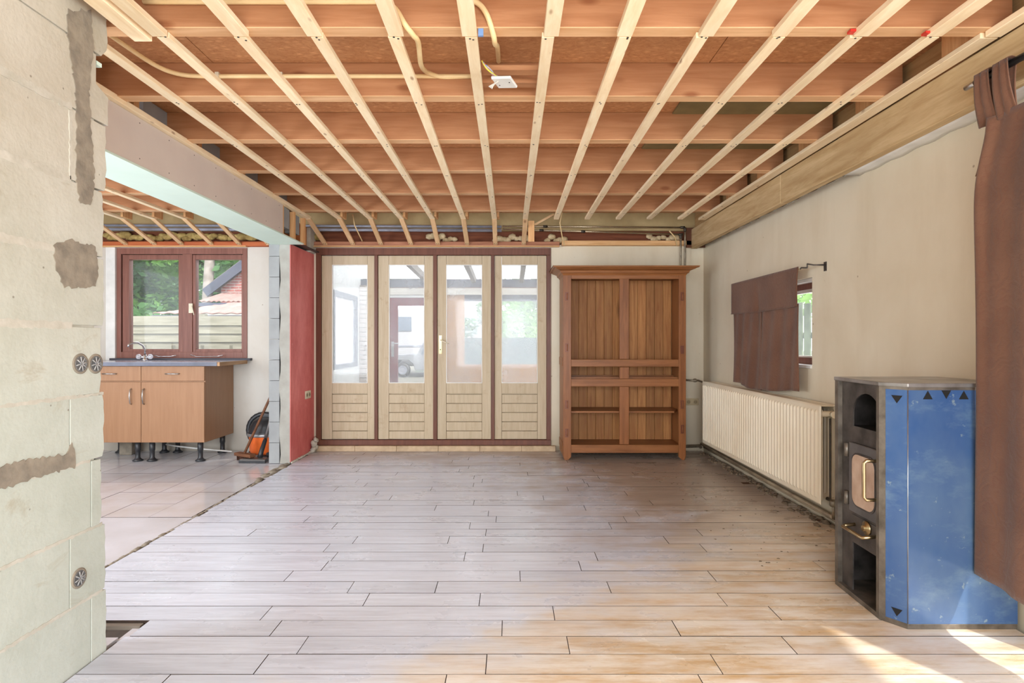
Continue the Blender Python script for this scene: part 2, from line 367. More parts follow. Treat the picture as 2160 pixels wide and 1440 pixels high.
# ---- floor
floor = B(XL-.2, XR+.2, YR-.2, YB+.2, -.16, -.024).build('floor', SUB, label='worn plank, screed and tile floor running through both rooms', cat='floor', kind='structure')
PR = .128; y0row = 1392/(1421.5-CY)                     # a plank joint read at pixel row 1421.5
joints_px = [(712,1028),(685,1193),(739,1239),(920,1239),(772,1265),(560,1294),(582,1324),(639,1359),(552,1398),(352,1430),(530,1124),(991,1109),(946,1139),
 (980,1174),(1224,1195),(1258,1174),(1285,1239),(1425,1322),(1012,1264),(1059,1324),(1025,1123),(1019,1155),(1097,1216),(1198,1357),(1026,1396),
 (1030,1083),(1000,1058),(1091,1038),(1146,1049),(1197,1030)]
rows = {}
for px, py in joints_px:
    Y = 1392/(py-CY); k = math.floor((Y-y0row)/PR); rows.setdefault(k, []).append(X(px, Y))
k = -1
while True:
    a = y0row+k*PR; b = a+PR
    if a > YB-.02: break
    b = min(b, YB)
    xs = sorted(rows.get(k, []))
    left = -2.075+random.uniform(-.012, .012) if a > 2.2 else -1.518
    hole = abs((a+b)/2-2.30) < .064
    if hole: left = -1.50
    right = XR-.02 if a > 2.9 or a < 2.2 else XR-.02
    if not xs: xs = [random.uniform(-1.6, -.9)]
    cuts = [left]
    for x in xs:
        while x-cuts[-1] > 1.55: cuts.append(cuts[-1]+random.uniform(.75, 1.25))
        if x-cuts[-1] > .12: cuts.append(x)
    while right-cuts[-1] > 1.6: cuts.append(cuts[-1]+random.uniform(.8, 1.3))
    cuts.append(right)
    for u, v in zip(cuts, cuts[1:]):
        gap = .0016; dz = random.uniform(-.0009, .0004)
        faces_to(B(u+gap, v-gap, a+gap, b-gap, -.022, dz).build('plank', PLANK, floor), PLANKE, lambda n: n.z < .5)
    k += 1
nearb = y0row-PR
mb = MB(); a = nearb
while a > YR: mb.box(-1.518, XR-.02, a-PR+.001, a-.001, -.022, 0); a -= PR
faces_to(mb.build('plank_field', PLANK, floor, kind='stuff'), PLANKE, lambda n: n.z < .5)
# kitchen: screed strip, tiles
B(-4.75, -2.10, 1.5, 3.764, -.024, -.004).build('screed', SCREED, floor)
B(-2.11, -1.55, 1.6, 2.25, -.024, -.010).build('screed', SCREED, floor)
B(XL, -2.12, 3.764, YB, -.024, -.008).build('grout_bed', GROUT, floor)
ty = 3.764
while ty < YB-.02:
    tx = -2.09
    while tx > XL:
        r_ = max(tx-.306, XL); x1 = tx-.0015 if tx < -2.1 else tx-.02
        if tx-r_ > .05: faces_to(B(r_+.0015, x1, ty+.0015, min(ty+.3085, YB-.005), -.02, random.uniform(-.003, -.0015)).build('tile', TILE, floor), PLANKE, lambda n: n.z < .5)
        tx -= .306
    ty += .311
# broken edge of mortar between the screed and the planks
m = MB(); yy = 2.3
while yy < 5.4:
    big = yy > 4.75; m.blob((-2.088-(.05 if big else .012)*random.random(), yy, -.008), random.uniform(.012, .022)*(1.7 if big else 1), seed=int(yy*999), sub=1, sq=(1.1, 2.2, .45)); yy += random.uniform(.02, .05)
m.build('mortar_ridge', CEMENT, floor, kind='stuff')
B(-2.09, -1.52, 2.335, 2.36, -.03, -.008).build('floor_batten', wood('grey_batten', (130, 120, 108), (96, 88, 80), GX, .8), floor)
B(-1.55, -1.50, 2.24, 2.335, -.024, -.018).build('screed', SCREED, floor)

# ---- ceiling
ceiling = B(XL-.2, XR+.3, YR-.2, YB+.3, ZD+.03, ZD+.06).build('ceiling', OSB, label='open timber ceiling of orange joists under chipboard with pale battens below', cat='ceiling', kind='structure')
ys = [-1.9, -.68, .54, 1.76, 2.98, 4.20, 5.42, 6.25]
for i, (a, b) in enumerate(zip(ys, ys[1:])):
    cuts = [XL-.1, -3.9, -1.46, .98, XR+.2] if i % 2 else [XL-.1, -2.6, -.2, 1.3, XR+.2]
    for u, v in zip(cuts, cuts[1:]): B(u+.002, v-.002, a+.002, b-.002, ZD, ZD+.03).build('osb_board', OSB, ceiling)
B(.97, 1.94, 3.0, 3.47, ZD-.012, ZD-.001).build('green_board', GREENB, ceiling, label='dull green board among the orange deck boards'); B(.93, 1.94, 3.6, 4.08, ZD-.012, ZD-.001).build('green_board', GREENB, ceiling)
JY = [-1.40, -.79, -.18, .42, 1.03, 1.642, 2.252, 2.863, 3.468, 4.085, 4.695, 5.297]
for y in JY:
    x0 = XL if y > 2.3 else -1.9
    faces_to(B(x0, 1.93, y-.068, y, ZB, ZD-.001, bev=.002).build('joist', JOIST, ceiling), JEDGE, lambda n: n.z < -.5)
    if y > 1.5 and y < 5: B(1.86, 1.93, y+.002, y+.20, ZB+.0, ZD-.003).build('joist_packing', STUDV, ceiling)
BZ = ZB-.022
bx = lambda j: -.152+.3*j
for j in range(-5, 7):
    c = bx(j)
    B(c-.024, c+.024, 2.215, 5.52 if j != -5 else 5.5, BZ, ZB-.0005, bev=.0015).build('batten', BATTEN, ceiling)
    if j > -5:
        s = .010*(1 if j % 2 else -.6)
        B(c-.028+s, c+.030+s, .2, 2.205, BZ-.002, ZB-.0005, bev=.0015).build('batten', BATTEN, ceiling)
B(-1.475, -1.405, .9, 2.235, BZ-.006, ZB-.0005, bev=.002).build('batten', BATTEN, ceiling)
for j in range(-13, -6):
    c = bx(j); B(c-.024, c+.024, 2.4, 5.52, BZ, ZB-.0005, bev=.0015).build('batten', BATTEN, ceiling)
for j in list(range(-13, 2)):
    if j in (-7,): continue
    c = bx(j); top = BZ+.008; wob = random.uniform(-.01, .01)
    dr = MB().bar((c, 5.50, top), (c+wob, 6.005, 2.185), .046, .02, bev=.0015).build('sloping_batten', DROPM, ceiling)
    for sx in (-.011, .011):
        pz = Vector((c+wob+sx, 5.965, 2.185)); MB().lathe([(.004, 0), (.004, .004)], pz, 'Y', 8).build('screw', IRON, dr)
    if j not in (-6, 1): B(c+.026, c+.048, 5.44, 5.58, BZ+.012, ZD-.002).build('hanger', STUDV, ceiling)
# ledger battens at both sides
B(bx(-6)-.03, bx(-6)+.022, 2.2, 5.52, BZ, BZ+.03, bev=.002).build('ledger_batten', BATTEN, ceiling)
B(1.845, 1.905, .3, 2.21, BZ-.002, BZ+.022, bev=.002).build('ledger_batten', BATTEN, ceiling)
B(1.835, 1.905, 2.22, 5.55, BZ, BZ+.022, bev=.002).build('ledger_batten', BATTEN, ceiling)
# two cleats that carry the junction plate
for y in (2.53, 2.655): B(bx(0)+.0, bx(1), y, y+.05, ZB+.002, ZB+.024).build('cleat', JOIST, ceiling)
# packing pieces and grey blocks above the boxed beam
for i, y in enumerate((2.42, 3.0, 3.62, 4.22, 4.84)):
    B(-2.03, -1.985, y, y+.045, BZ+.03, ZD-.01).build('stud', STUDV, ceiling)
    B(-2.13, -2.05, y+.18, y+.40, BZ+.0, ZD-.004).build('packing_block', PIERM, ceiling)

m = MB(); rs = random.Random(5)
for j in range(-5, 7):
    for y in JY:
        if y < 1.0 or y > 5.4: continue
        for q in range(2):
            m.lathe([(.0045, -.0006), (.0045, .0008)], (bx(j)+rs.uniform(-.016, .016), y-.034+rs.uniform(-.02, .02), BZ-(.0025 if y < 2.1 else .0005)), 'Z', 6)
m.build('screw_heads', IRON, ceiling, kind='stuff')
# ---- back wall
kx0, kx1 = X(247, YB), X(522, YB); kz0, kz1 = Z(755, YB), Z(523, YB)
dx0, dx1 = X(667, YB), X(1162, YB); dz0, dz1 = .05, Z(523, YB)
wb = thing('wall_back', (0, YB+.1, 0), 'far wall with kitchen window, white and brown folding doors and beige corner', 'wall', kind='structure')
BM(hole_wall('Y', YB, YB+.10, XL, -2.1, -.02, 2.19, [(kx0, kx1, kz0, kz1)])).build('plaster_face', WALLK, wb, label='grey plastered kitchen side')
BM(hole_wall('Y', YB, YB+.10, -2.1, XR+.2, -.02, 2.19, [(dx0, dx1, -.02, dz1)])).build('plaster_face', WALLP, wb, label='beige papered side')
B(XL, XR+.2, YB+.05, YB+.12, 2.19, 2.34).build('lintel_recess', wood('dark_lintel', (126, 74, 50), (92, 50, 34), GX, .8), wb)
B(XL, XR+.2, YB, YB+.12, 2.34, ZD+.04).build('upper_board', OLIVE, wb)
B(-1.4, 1.1, YB+.103, YB+.24, 2.19, ZD+.04).build('outer_skin', OLIVE, wb)
B(X(662, 6.03), X(1180, 6.03), 6.005, YB+.05, 2.165, 2.215, bev=.003).build('head_timber', wood('pinkish_timber', (176, 122, 94), (140, 90, 66), GX, .6), wb)
B(X(1185, 6.03), X(1462, 6.03), 6.0, YB+.05, 2.175, 2.225, bev=.003).build('head_timber', LEDGER, wb)
B(X(662, 6.0), X(1180, 6.0), 5.985, 6.03, 2.158, 2.168).build('head_strip', LEDGER, wb)
B(XL, X(565, 6.0), 6.0, YB+.05, 2.165, 2.215, bev=.003).build('head_timber', wood('orange_timber', (190, 106, 62), (160, 80, 44), GX, .6), wb)
B(XL, X(520, 6.0), 5.985, 6.03, 2.158, 2.168).build('head_strip', LEDGER, wb)
# white fillet at the left of the kitchen window
B(kx0-.10, kx0-.002, YB-.03, YB+.0, kz0-.02, 2.16).build('reveal_strip', WHITE, wb)
# stone wool in the recess
WOOL = plain('stone_wool', (188, 166, 104), .95, c2=(146, 122, 70), sc_=30, bump=.8)
FOAM = plain('old_foam', (214, 196, 160), .9, c2=(170, 146, 108), sc_=24, bump=.8)
m = MB()
for i in range(46):
    x = -4.3+i*.05; m.blob((x, YB+.0+random.uniform(-.01, .02), 2.275+random.uniform(-.02, .02)), random.uniform(.03, .05), seed=i, sub=2, amp=.12, sq=(1.4, .8, .8))
m.build('insulation', WOOL, wb, kind='stuff')
m = MB()
for px in list(range(905, 965, 9))+list(range(1045, 1120, 9))+list(range(1155, 1200, 9))+list(range(1370, 1440, 10)):
    m.blob((X(px, 6.06), 6.07, random.uniform(2.235, 2.285)), random.uniform(.03, .045), seed=px, sub=2, amp=.15, sq=(1, .6, .8))
m.build('foam_filling', FOAM, wb, kind='stuff')
# ---- right wall with the small window and the tall one behind the big curtain
wy0, wy1, wz0, wz1 = 3.88, 4.86, .985, 1.60
ty0, ty1, tz0, tz1 = .05, 1.95, .10, 2.05
wr = thing('wall_right', (XR+.1, 2, 0), 'stained beige papered wall on the right with a small window', 'wall', kind='structure')
BM(hole_wall('X', XR, XR+.18, YR, YB+.1, -.02, ZD+.04, [(wy0, wy1, wz0, wz1), (ty0, ty1, tz0, tz1)])).build('plaster_face', WALLP, wr)
def soffit(y0, y1, n, zw):
    return MB().grid(lambda u, v: Vector((1.962+(XR+.001-1.962)*v, y0+(y1-y0)*u, 2.141+(zw(y0+(y1-y0)*u)-2.141)*v+.004*math.sin((y0+(y1-y0)*u)*29)*v)), n, 3)
soffit(.6, 3.35, 60, lambda y: 2.136).build('plaster_edge', WHITE, wr, solid=.004)
soffit(3.35, 6.0, 60, lambda y: 2.185).build('dark_gap', wood('gap_wood', (120, 92, 62), (70, 50, 34), GY, .9), wr, solid=.004)  # dark sheet, its brown stands in for the shade in the gap
m = MB()
for k in range(70):
    y = 3.3+k*.038; m.blob((XR-.004, y, 2.183+random.uniform(-.006, .006)), random.uniform(.008, .016), seed=k+700, sub=1, sq=(.6, 2.2, .7))
m.build('torn_plaster', MORTAR, wr, kind='stuff')
m = MB()
for (y, z, s) in ((2.36, .93, .035), (2.34, .97, .03), (2.42, .90, .03)):
    pts = [(y+s*math.cos(a)*random.uniform(.5, 1.2), z+s*math.sin(a)*random.uniform(.6, 1.3)) for a in [k*PI/4 for k in range(8)]]
    m.prism(pts, XR-.003, XR+.001, 'X')
m.build('torn_paper', plain('torn_paper_edge', (238, 220, 176), .8), wr)
tb = thing('timber_beam', (1.98, 3, 2.13), 'long stained timber wall beam under the joists along the right wall', 'beam', kind='structure')
B(1.912, 1.968, .2, 4.02, 2.137, BZ+.0, bev=.004).build('beam_plank', PLANKB, tb); B(1.912, 1.968, 4.025, 6.0, 2.137, BZ+.0, bev=.004).build('beam_plank', PLANKB, tb)
B(1.86, XR-.003, 6.0, 6.012, 2.15, 2.36).build('nail_plate', wood('rusty_plate', (112, 70, 48), (80, 50, 34), GZ, .7), tb)
B(1.965, XR-.003, -1.8, 6.05, BZ+.002, ZD-.002).build('beam_board', wood('pale_board', (196, 164, 118), (170, 136, 92), GY, .7), tb)
# ---- left wall of big blocks
XW = -1.523
wl = thing('wall_left', (XW-.05, 0, 0), 'near left wall of big pale aerated blocks with dark cement repairs', 'wall', kind='structure')
zs = [-.02, .233, .480, .728, .966, 1.215, 1.471, 1.720, 1.971, 2.219, 2.54]
vj = {0: 2.067, 1: 1.967, 2: 2.067, 3: 1.967, 6: 1.60, 7: 1.974}
ends = [2.145, 2.142, 2.118, 2.132, 2.118, 2.13, 2.13, 2.145, 2.155, 2.150]
for i, (a, b) in enumerate(zip(zs, zs[1:])):
    c = [ends[i]]
    if i in vj: c.append(vj[i])
    while c[-1] > YR: c.append(c[-1]-(.62 if len(c) > 1 or i not in vj else .62))
    for y1, y0 in zip(c, c[1:]):
        edge = y1 == ends[i]; t = MB()
        if not edge: t.box(XW-.11, XW+random.uniform(-.0015, .0015), y0+.001, y1-.001, a+.001, b-.001, bev=.0015)
        else:
            n = 9; rnd = random.Random(i*7); pts = []
            notch = (i == 8)
            for q in range(n+1):
                z = a+.004+(b-a-.008)*q/n; e = y1+rnd.uniform(-.006, .004)
                if q in (0, n): e -= .004
                if notch and z > 2.10: e = 2.092
                if i == 9 and z < 2.24: e = 2.12
                pts.append((e, z))
            poly = [(y0+.002, a+.002)]+pts+[(y0+.002, b-.002)]
            t.prism(poly, XW-.11, XW+.001, 'X')
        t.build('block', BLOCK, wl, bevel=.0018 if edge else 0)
B(XW-.105, XW-.006, YR, 2.09, -.02, 2.54).build('mortar_core', MORTAR, wl)
# raised mortar smears along joints
def smear(pts, name, mat_, th=.003, jitter=.004):
    poly = [(1.523*F/(CX-px), CH-(py-CY)*1.523/(CX-px)) for px, py in pts]; out = []
    rnd = random.Random(int(pts[0][0]*13+pts[0][1]))
    for k in range(len(poly)):
        p, q = poly[k], poly[(k+1) % len(poly)]; L = math.hypot(q[0]-p[0], q[1]-p[1]); n = max(1, int(L/.012))
        for s_ in range(n): out.append((p[0]+(q[0]-p[0])*s_/n+rnd.uniform(-jitter, jitter), p[1]+(q[1]-p[1])*s_/n+rnd.uniform(-jitter, jitter)))
    return MB().prism(out, XW-.002, XW+th, 'X').build(name, mat_, wl)
smear([(143, 22), (190, 22), (196, 100), (190, 150), (186, 200), (190, 250), (192, 300), (198, 370), (190, 430), (168, 432), (158, 380), (160, 230), (153, 160), (140, 60)], 'cement_patch', CEMENT, .004, .006).update_tag()
smear([(112, 515), (150, 506), (198, 520), (206, 570), (200, 605), (135, 606), (115, 560)], 'cement_patch', CEMENT, .004, .006)
smear([(-40, 992), (60, 968), (140, 958), (148, 936), (156, 945), (156, 985), (90, 1002), (10, 1030), (-40, 1035)], 'cement_patch', CEMENT, .004, .006)
for za in (1.215, 1.471, 1.72, 1.971):
    y_ = lambda px, z: CY-(z-CH)*(CX-px)/1.523
    smear([(-40, y_(-40, za+.014)), (150, y_(150, za+.012)), (150, y_(150, za-.010)), (-40, y_(-40, za-.014))], 'mortar_smear', MORTAR, .002, .0035)
for za, x1 in ((.966, 218), (.728, 190), (.48, 215), (.233, 215)):
    smear([(-40, y_(-40, za+.006)), (x1, y_(x1, za+.005)), (x1, y_(x1, za-.005)), (-40, y_(-40, za-.006))], 'mortar_smear', MORTAR, .0015, .003)
smear([(146, 232), (152, 232), (152, 378), (146, 378)], 'mortar_smear', MORTAR, .002, .003)
B(-1.60, -1.525, 2.098, 2.125, 2.182, 2.196).build('board_end', MINT, wl)
m = MB()
for q in range(7): m.blob((XW-.02+.008*q, 2.02+.016*q, 2.425), .022, seed=q+60, sub=2, amp=.3, sq=(1, 1, .8))
m.build('foam_tuft', plain('yellow_foam', (232, 206, 140), .9, sc_=20, bump=.6), wl, kind='stuff')
# rear + kitchen walls (behind / beside the view)
rear = thing('wall_rear', (0, YR-.1, 0), 'beige wall behind the camera with a wide window', 'wall', kind='structure')
BM(hole_wall('Y', YR-.1, YR, XW-.1, XR+.1, -.02, ZD+.04, [(-1.3, 1.7, .5, 2.2)])).build('plaster_face', WALLP, rear)  # opening added so more light enters from behind
kw = thing('wall_kitchen', (XL-.1, 4, 0), 'grey plastered outer wall of the kitchen', 'wall', kind='structure')
BM(hole_wall('X', XL-.1, XL, 1.4, YB+.1, -.02, ZD+.04, [(3.0, 4.8, .7, 2.1)])+hole_wall('Y', 1.4, 1.5, XL, XW-.11, -.02, ZD+.04, [(-4.55, -2.45, .5, 2.2)])).build('plaster_face', WALLK, kw)  # unseen openings added to let more light into the kitchen
# ---- middle partition: pier of blocks and red painted wall
wm = thing('wall_middle', (-2.19, 5.7, 0), 'short partition wall, red painted side and bare grey block end', 'wall', kind='structure')
YP = 5.405; xa, xc, xd = X(567, YP), X(590, YP), X(612, YP)
zz = [0.0]; 
while zz[-1] < 2.09: zz.append(min(zz[-1]+.197, 2.09))
for i, (a, b) in enumerate(zip(zz, zz[1:])):
    o = B(xa, xc-.004, YP+random.uniform(0, .002), YB, a+.0015, b-.0015, bev=.002).build('block', PIERM, wm)
m = MB(); pts = [(xd, 0), (xd, 2.09)]; rnd = random.Random(3)
m.prism([(xc+.001+.008*math.sin(q*1.3)+rnd.uniform(-.002, .003), 2.09*q/24) for q in range(25)]+[(xd-.004, 2.09), (xd-.004, 0)], YP+.002, YB, 'Y'); m.build('plaster_edge', PIER2, wm)
B(xc-.02, xc+.02, YP+.012, YB-.01, 0, 2.085).build('joint_gap', SOOT, wm)
B(xd-.004, xd+.002, YP+.004, YB, .012, 2.085).build('red_face', RED, wm)
m = MB()
for i in range(26):
    y = YP+.02+i*.025; m.blob((xd+.008, y, .006), random.uniform(.01, .018), seed=i+50, sub=1, sq=(1, 1, .9))
for i in range(9): m.blob((xd+.02+random.uniform(0, .03), 5.98+random.uniform(-.04, .04), .02+i*.014), .03, seed=i+90, sub=1, amp=.35)
m.build('plaster_rubble', MORTAR, wm, kind='stuff')
# ---- boxed beam over the opening
bb = thing('ceiling_beam', (-2.1, 3.8, 2.09), 'boxed beam over the opening, pinkish plasterboard face and mint green underside', 'beam', kind='structure')
BXF, BXB, BZB, BZT = -1.96, -2.27, 2.092, 2.345
B(BXF-.0125, BXF, 2.16, 4.91, BZB, BZT-.004).build('plasterboard_face', PLASTERB, bb)
B(BXB, BXF+.001, 2.12, 5.40, BZB-.0125, BZB-.001).build('plasterboard_underside', MINT, bb)
B(BXB, BXB+.0125, 2.16, 5.4, BZB, BZT).build('plasterboard_face', PLASTERB, bb)
B(-2.20, -2.03, 4.0, YB, BZB+.01, BZB+.02).build('steel_flange', IRON, bb); B(-2.12, -2.11, 3.0, YB, BZB+.02, ZB-.02).build('steel_web', wood('orange_ply', (190, 122, 74), (160, 94, 54), GZ, .6), bb)
for y in (4.93, 5.20, 5.46):
    B(BXF-.055, BXF-.012, y, y+.03, BZB, BZT).build('stud', STUDV, bb)
B(-2.055, -1.975, 4.955, 5.09, BZB+.07, BZT-.01).build('packing_block', PIERM, bb); B(-2.075, -1.99, 5.24, 5.37, BZB+.07, BZT-.01).build('packing_block', PIERM, bb)
for i in range(9):
    for z in (BZB+.035, BZT-.03): MB().lathe([(.0035, 0), (.0035, .0012)], (BXF-.0004, 2.75+i*.26, z), 'X', 8).build('screw', IRON, bb)
B(-2.2, -2.07, 5.90, YB-.005, 2.09, 2.34).build('mortar_pad', MORTAR, bb)

# ---- kitchen window
w1 = thing('window_1', (-3.5, YB, kz0), 'red-brown two-light kitchen window looking onto trees and a fence', 'window', kind='structure')
yf = YB+.02
def frame(name, px0, px1, py0, py1, t, y0, y1, m_, parent, tt=None):
    tt = tt or t; a, b, c, d = X(px0, YB), X(px1, YB), Z(py1, YB), Z(py0, YB); ti, tk = t/198, tt/198
    o = BM([(a, a+ti, y0, y1, c, d), (b-ti, b, y0, y1, c, d), (a+ti, b-ti, y0, y1, d-tk, d), (a+ti, b-ti, y0, y1, c, c+tk)]).build(name, m_, parent, bevel=.003); return o
frame('frame', 247, 522, 523, 755, 9, YB-.01, YB+.10, FRAMEB, w1, 13)
BP(386, 406, 536, 746, YB, YB-.008, YB+.09).build('mullion', FRAMEB, w1, bevel=.003)
sA = frame('sash', 258, 390, 537, 746, 14, YB+.004, YB+.07, FRAMEB, w1, 10); sB = frame('sash', 402, 519, 537, 746, 10, YB+.004, YB+.07, FRAMEB, w1, 10)
for s_, (a, b) in ((sA, (271, 377)), (sB, (411, 510))):
    BP(a, b, 546, 737, YB, YB+.035, YB+.041).build('pane', CLEAR, s_)
h = BP(400, 408, 640, 660, YB, YB-.02, YB-.008, bev=.001).build('handle', IVORY, sB)
MB().tube([P(404, 645, YB-.04), P(409, 664, YB-.045)], .005, 8).build('lever', IVORY, h)
B(kx0-.05, kx1+.05, YB-.05, YB+.02, kz0-.025, kz0, bev=.002).build('sill', wood('dark_sill', (84, 84, 92), (60, 60, 68), GX, .4), w1)

# ---- folding garden doors
tr = thing('trim_1', (-.8, YB, .02), 'dark red-brown frame and posts of the glazed garden doors', 'door frame', kind='structure')
TY0, TY1 = YB-.012, YB+.10
B(dx0, dx1, TY0, TY1, Z(538, YB), dz1, bev=.003).build('head', TRIMB, tr)
B(dx0, dx1, TY0-.01, TY1, Z(938, YB), Z(927, YB), bev=.003).build('threshold', TRIMB, tr)
for a, b in ((667, 678), (790, 797), (914, 922), (1036, 1043), (1153, 1162)):
    BP(a, b, 538, 927, YB, TY0, TY1, bev=.002).build('post', TRIMB, tr)
STEPM = plain('painted_step', (196, 172, 140), .6, c2=(166, 142, 112), sc_=10)
xx = X(660, 6.0)
while xx < X(1170, 6.0)-.1:
    B(xx+.002, min(xx+.44, X(1172, 6.0)), 6.0, YB+.1, 0.0, Z(938, YB)-.002, bev=.003).build('step_board', STEPM, tr); xx += .44
leaf_px = ((678, 790, 700, 775), (797, 914, 820, 895), (922, 1036, 941, 1017), (1043, 1153, 1058, 1134))
dl = ['leftmost cream garden door leaf, next to the red wall, with misted glass', 'second cream garden door leaf from the red wall, showing a red door outside',
      'third cream garden door leaf from the left, the one with a door handle', 'rightmost cream garden door leaf, nearest the wardrobe']
for i, (a, b, ga, gb) in enumerate(leaf_px):
    D = thing('door_%d' % (i+1), (X((a+b)/2, YB), YB, Z(927, YB)), dl[i], 'door', kind='structure')
    y0, y1 = YB+.006, YB+.05
    e = .4
    BM([(X(a+e, YB), X(ga, YB), y0, y1, Z(926, YB), Z(539, YB))]).build('stile', DOORP, D, bevel=.002)
    BM([(X(gb, YB), X(b-e, YB), y0, y1, Z(926, YB), Z(539, YB))]).build('stile', DOORP, D, bevel=.002)
    BP(ga+.3, gb-.3, 539, 558, YB, y0, y1).build('top_rail', DOORP, D, bevel=.002)
    BP(ga+.3, gb-.3, 808, 830, YB, y0, y1).build('middle_rail', DOORP, D, bevel=.002)
    ly = [831, 850.3, 869.6, 889, 908.3, 926]
    for p, q in zip(ly, ly[1:]): BP(ga+.3, gb-.3, p+1.0, q, YB, y0+.004, y1-.01, bev=.003).build('lower_board', DOORP, D)
    BP(ga, gb, 828, 926, YB, y1-.012, y1-.004).build('board_backing', DOORP, D)
    pn = BP(ga, gb, 558, 808, YB, YB+.026, YB+.031).build('pane', HAZY, D)
    a_, b_, c_, d_ = X(ga, YB), X(gb, YB), Z(808, YB), Z(558, YB); t = .006
    BM([(a_, a_+t, y0-.001, YB+.026, c_, d_), (b_-t, b_, y0-.001, YB+.026, c_, d_), (a_+t, b_-t, y0-.001, YB+.026, d_-t, d_), (a_+t, b_-t, y0-.001, YB+.026, c_, c_+t)]).build('glazing_bead', WHITE, D)
    if i == 2:
        hp = BP(925.5, 932, 707, 746, YB, y0-.004, y0, bev=.001).build('handle_plate', BRASS, D)
        MB().tube([P(929, 717, YB), P(929, 717, YB-.045), P(933, 719, YB-.05), P(947, 725, YB-.05)], .0055, 8).build('lever', IVORY, hp)
        MB().lathe([(.006, 0), (.006, .003)], P(929, 737, YB-.002), 'Y', 12).build('keyhole', SOOT, hp)

# ---- small window in the right wall
w2 = thing('window_2', (XR+.1, 4.37, wz0), 'small brown framed window in the right wall half behind a brown curtain', 'window', kind='structure')
x0, x1 = XR+.09, XR+.15; t = .055
BM([(x0, x1, wy0+.001, wy0+t, wz0+.01, wz1-.001), (x0, x1, wy1-t, wy1-.001, wz0+.01, wz1-.001), (x0, x1, wy0+t, wy1-t, wz1-.065, wz1-.001), (x0, x1, wy0+t, wy1-t, wz0+.01, wz0+.06)]).build('frame', FRAMEB, w2)
BM([(x0-.012, x0+.012, wy0+.001, wy1-.001, wz1-.09, wz1-.066), (x0-.012, x0+.012, wy0+.001, wy1-.001, wz0+.06, wz0+.072)]).build('glazing_bead', WHITE, w2)
B(x0+.02, x0+.026, wy0+.01, wy1-.01, wz0+.06, wz1-.06).build('pane', CLEAR, w2)
B(XR-.012, x0+.01, wy0-.0+.001, wy1-.001, wz0-.01, wz0+.012, bev=.002).build('sill', WHITE, w2)
BM([(XR+.02, x0, wy0+.001, wy1-.001, wz1-.022, wz1-.002)]).build('lining', WHITE, w2)
w3 = thing('window_3', (XR+.1, .9, tz0), 'tall window in the right wall behind the long brown curtain', 'window', kind='structure')
BM([(x0, x1, ty0+.001, ty0+t, tz0+.001, tz1-.001), (x0, x1, ty1-t, ty1-.001, tz0+.001, tz1-.001), (x0, x1, ty0+t, ty1-t, tz1-t, tz1-.001), (x0, x1, ty0+t, ty1-t, tz0+.001, tz0+t), (x0, x1, 1.05, 1.1, tz0+t, tz1-t)]).build('frame', FRAMEB, w3)

# ================================================================== THINGS
# ---- wardrobe
YF = 5.568; YBK = 5.99
wx0, wx1 = X(1188, YF), X(1447, YF); zt = Z(578, YF)
W = thing('wardrobe', ((wx0+wx1)/2, 5.78, 0), 'open reddish pine wardrobe without doors, crowned by a moulded cornice', 'wardrobe')
def st(a, b, lab):
    o = MB(); z = 0; bt = .035
    if lab == 'l': o.prism([(a, bt), (a+.012, 0), (b-.03, 0), (b, .03), (b, zt), (a, zt)], YF, YF+.03, 'Y')
    else: o.prism([(a, .03), (a+.03, 0), (b-.012, 0), (b, bt), (b, zt), (a, zt)], YF, YF+.03, 'Y')
    return o.build('stile', WARDV, W, bevel=.003)
sl = st(wx0, X(1205, YF), 'l'); sr = st(X(1432, YF), wx1, 'r')
B(wx0+.001, wx0+.022, YF+.03, YBK, .03, zt).build('side_panel', WARDV, W); B(wx1-.022, wx1-.001, YF+.03, YBK, .03, zt).build('side_panel', WARDV, W)
B(wx0-.004, wx0+.001, YF+.04, YBK, .08, .16, bev=.001).build('side_rail', WARD, W); B(wx0-.004, wx0+.001, YF+.03, YBK, .92, 1.0, bev=.001).build('side_rail', WARD, W)
B(wx0+.03, wx1-.03, YF+.03, YBK, zt-.02, zt-.002).build('top_board', WARD, W)
sx0, sx1 = X(1205, YF), X(1432, YF)
B(sx0, sx1, YF+.002, YF+.028, Z(588, YF), zt).build('top_rail', WARD, W, bevel=.002)
for a, b in ((758, 773), (799, 815), (938, 955)): B(sx0, sx1, YF+.002, YF+.026, Z(b, YF), Z(a, YF)).build('rail', WARD, W, bevel=.003)
cs0, cs1 = X(1307, YF), X(1327, YF)
for a, b in ((588, 757), (774, 798.5), (815.5, 937)): B(cs0, cs1, YF+.004, YF+.024, Z(b, YF), Z(a, YF)).build('centre_stile', WARDV, W, bevel=.002)
B(wx0+.024, wx1-.024, YF+.03, YBK-.02, Z(941, YF)-.02, Z(941, YF)).build('bottom_board', WARD, W, bevel=.001)
B(wx0+.024, wx1-.024, YF+.04, YBK-.02, Z(762, YF)-.018, Z(762, YF)).build('shelf', WARD, W, bevel=.001)
zsf = Z(867, YF+.04)
MB().prism([(wx0+.024, YF+.05), (wx1-.10, YF+.05), (wx1-.03, YF+.20), (wx1-.03, YBK-.02), (wx0+.024, YBK-.02)], zsf-.018, zsf).build('shelf', WARD, W, bevel=.001)
B(wx0+.024, wx1-.024, YF+.05, YF+.08, .79, .81).build('runner', WARD, W); B(wx0+.024, wx1-.024, YF+.33, YF+.36, .79, .81).build('runner', WARD, W)
x = wx0+.024
while x < wx1-.03:
    B(x+.0015, min(x+.087, wx1-.023), YBK-.014, YBK-.002, .04, zt-.02, bev=.0022).build('back_board', WBACK, W); x += .0885
B(wx0+.024, wx1-.024, YBK-.001, YBK+.004, .04, zt-.02).build('backing', WBACK, W)
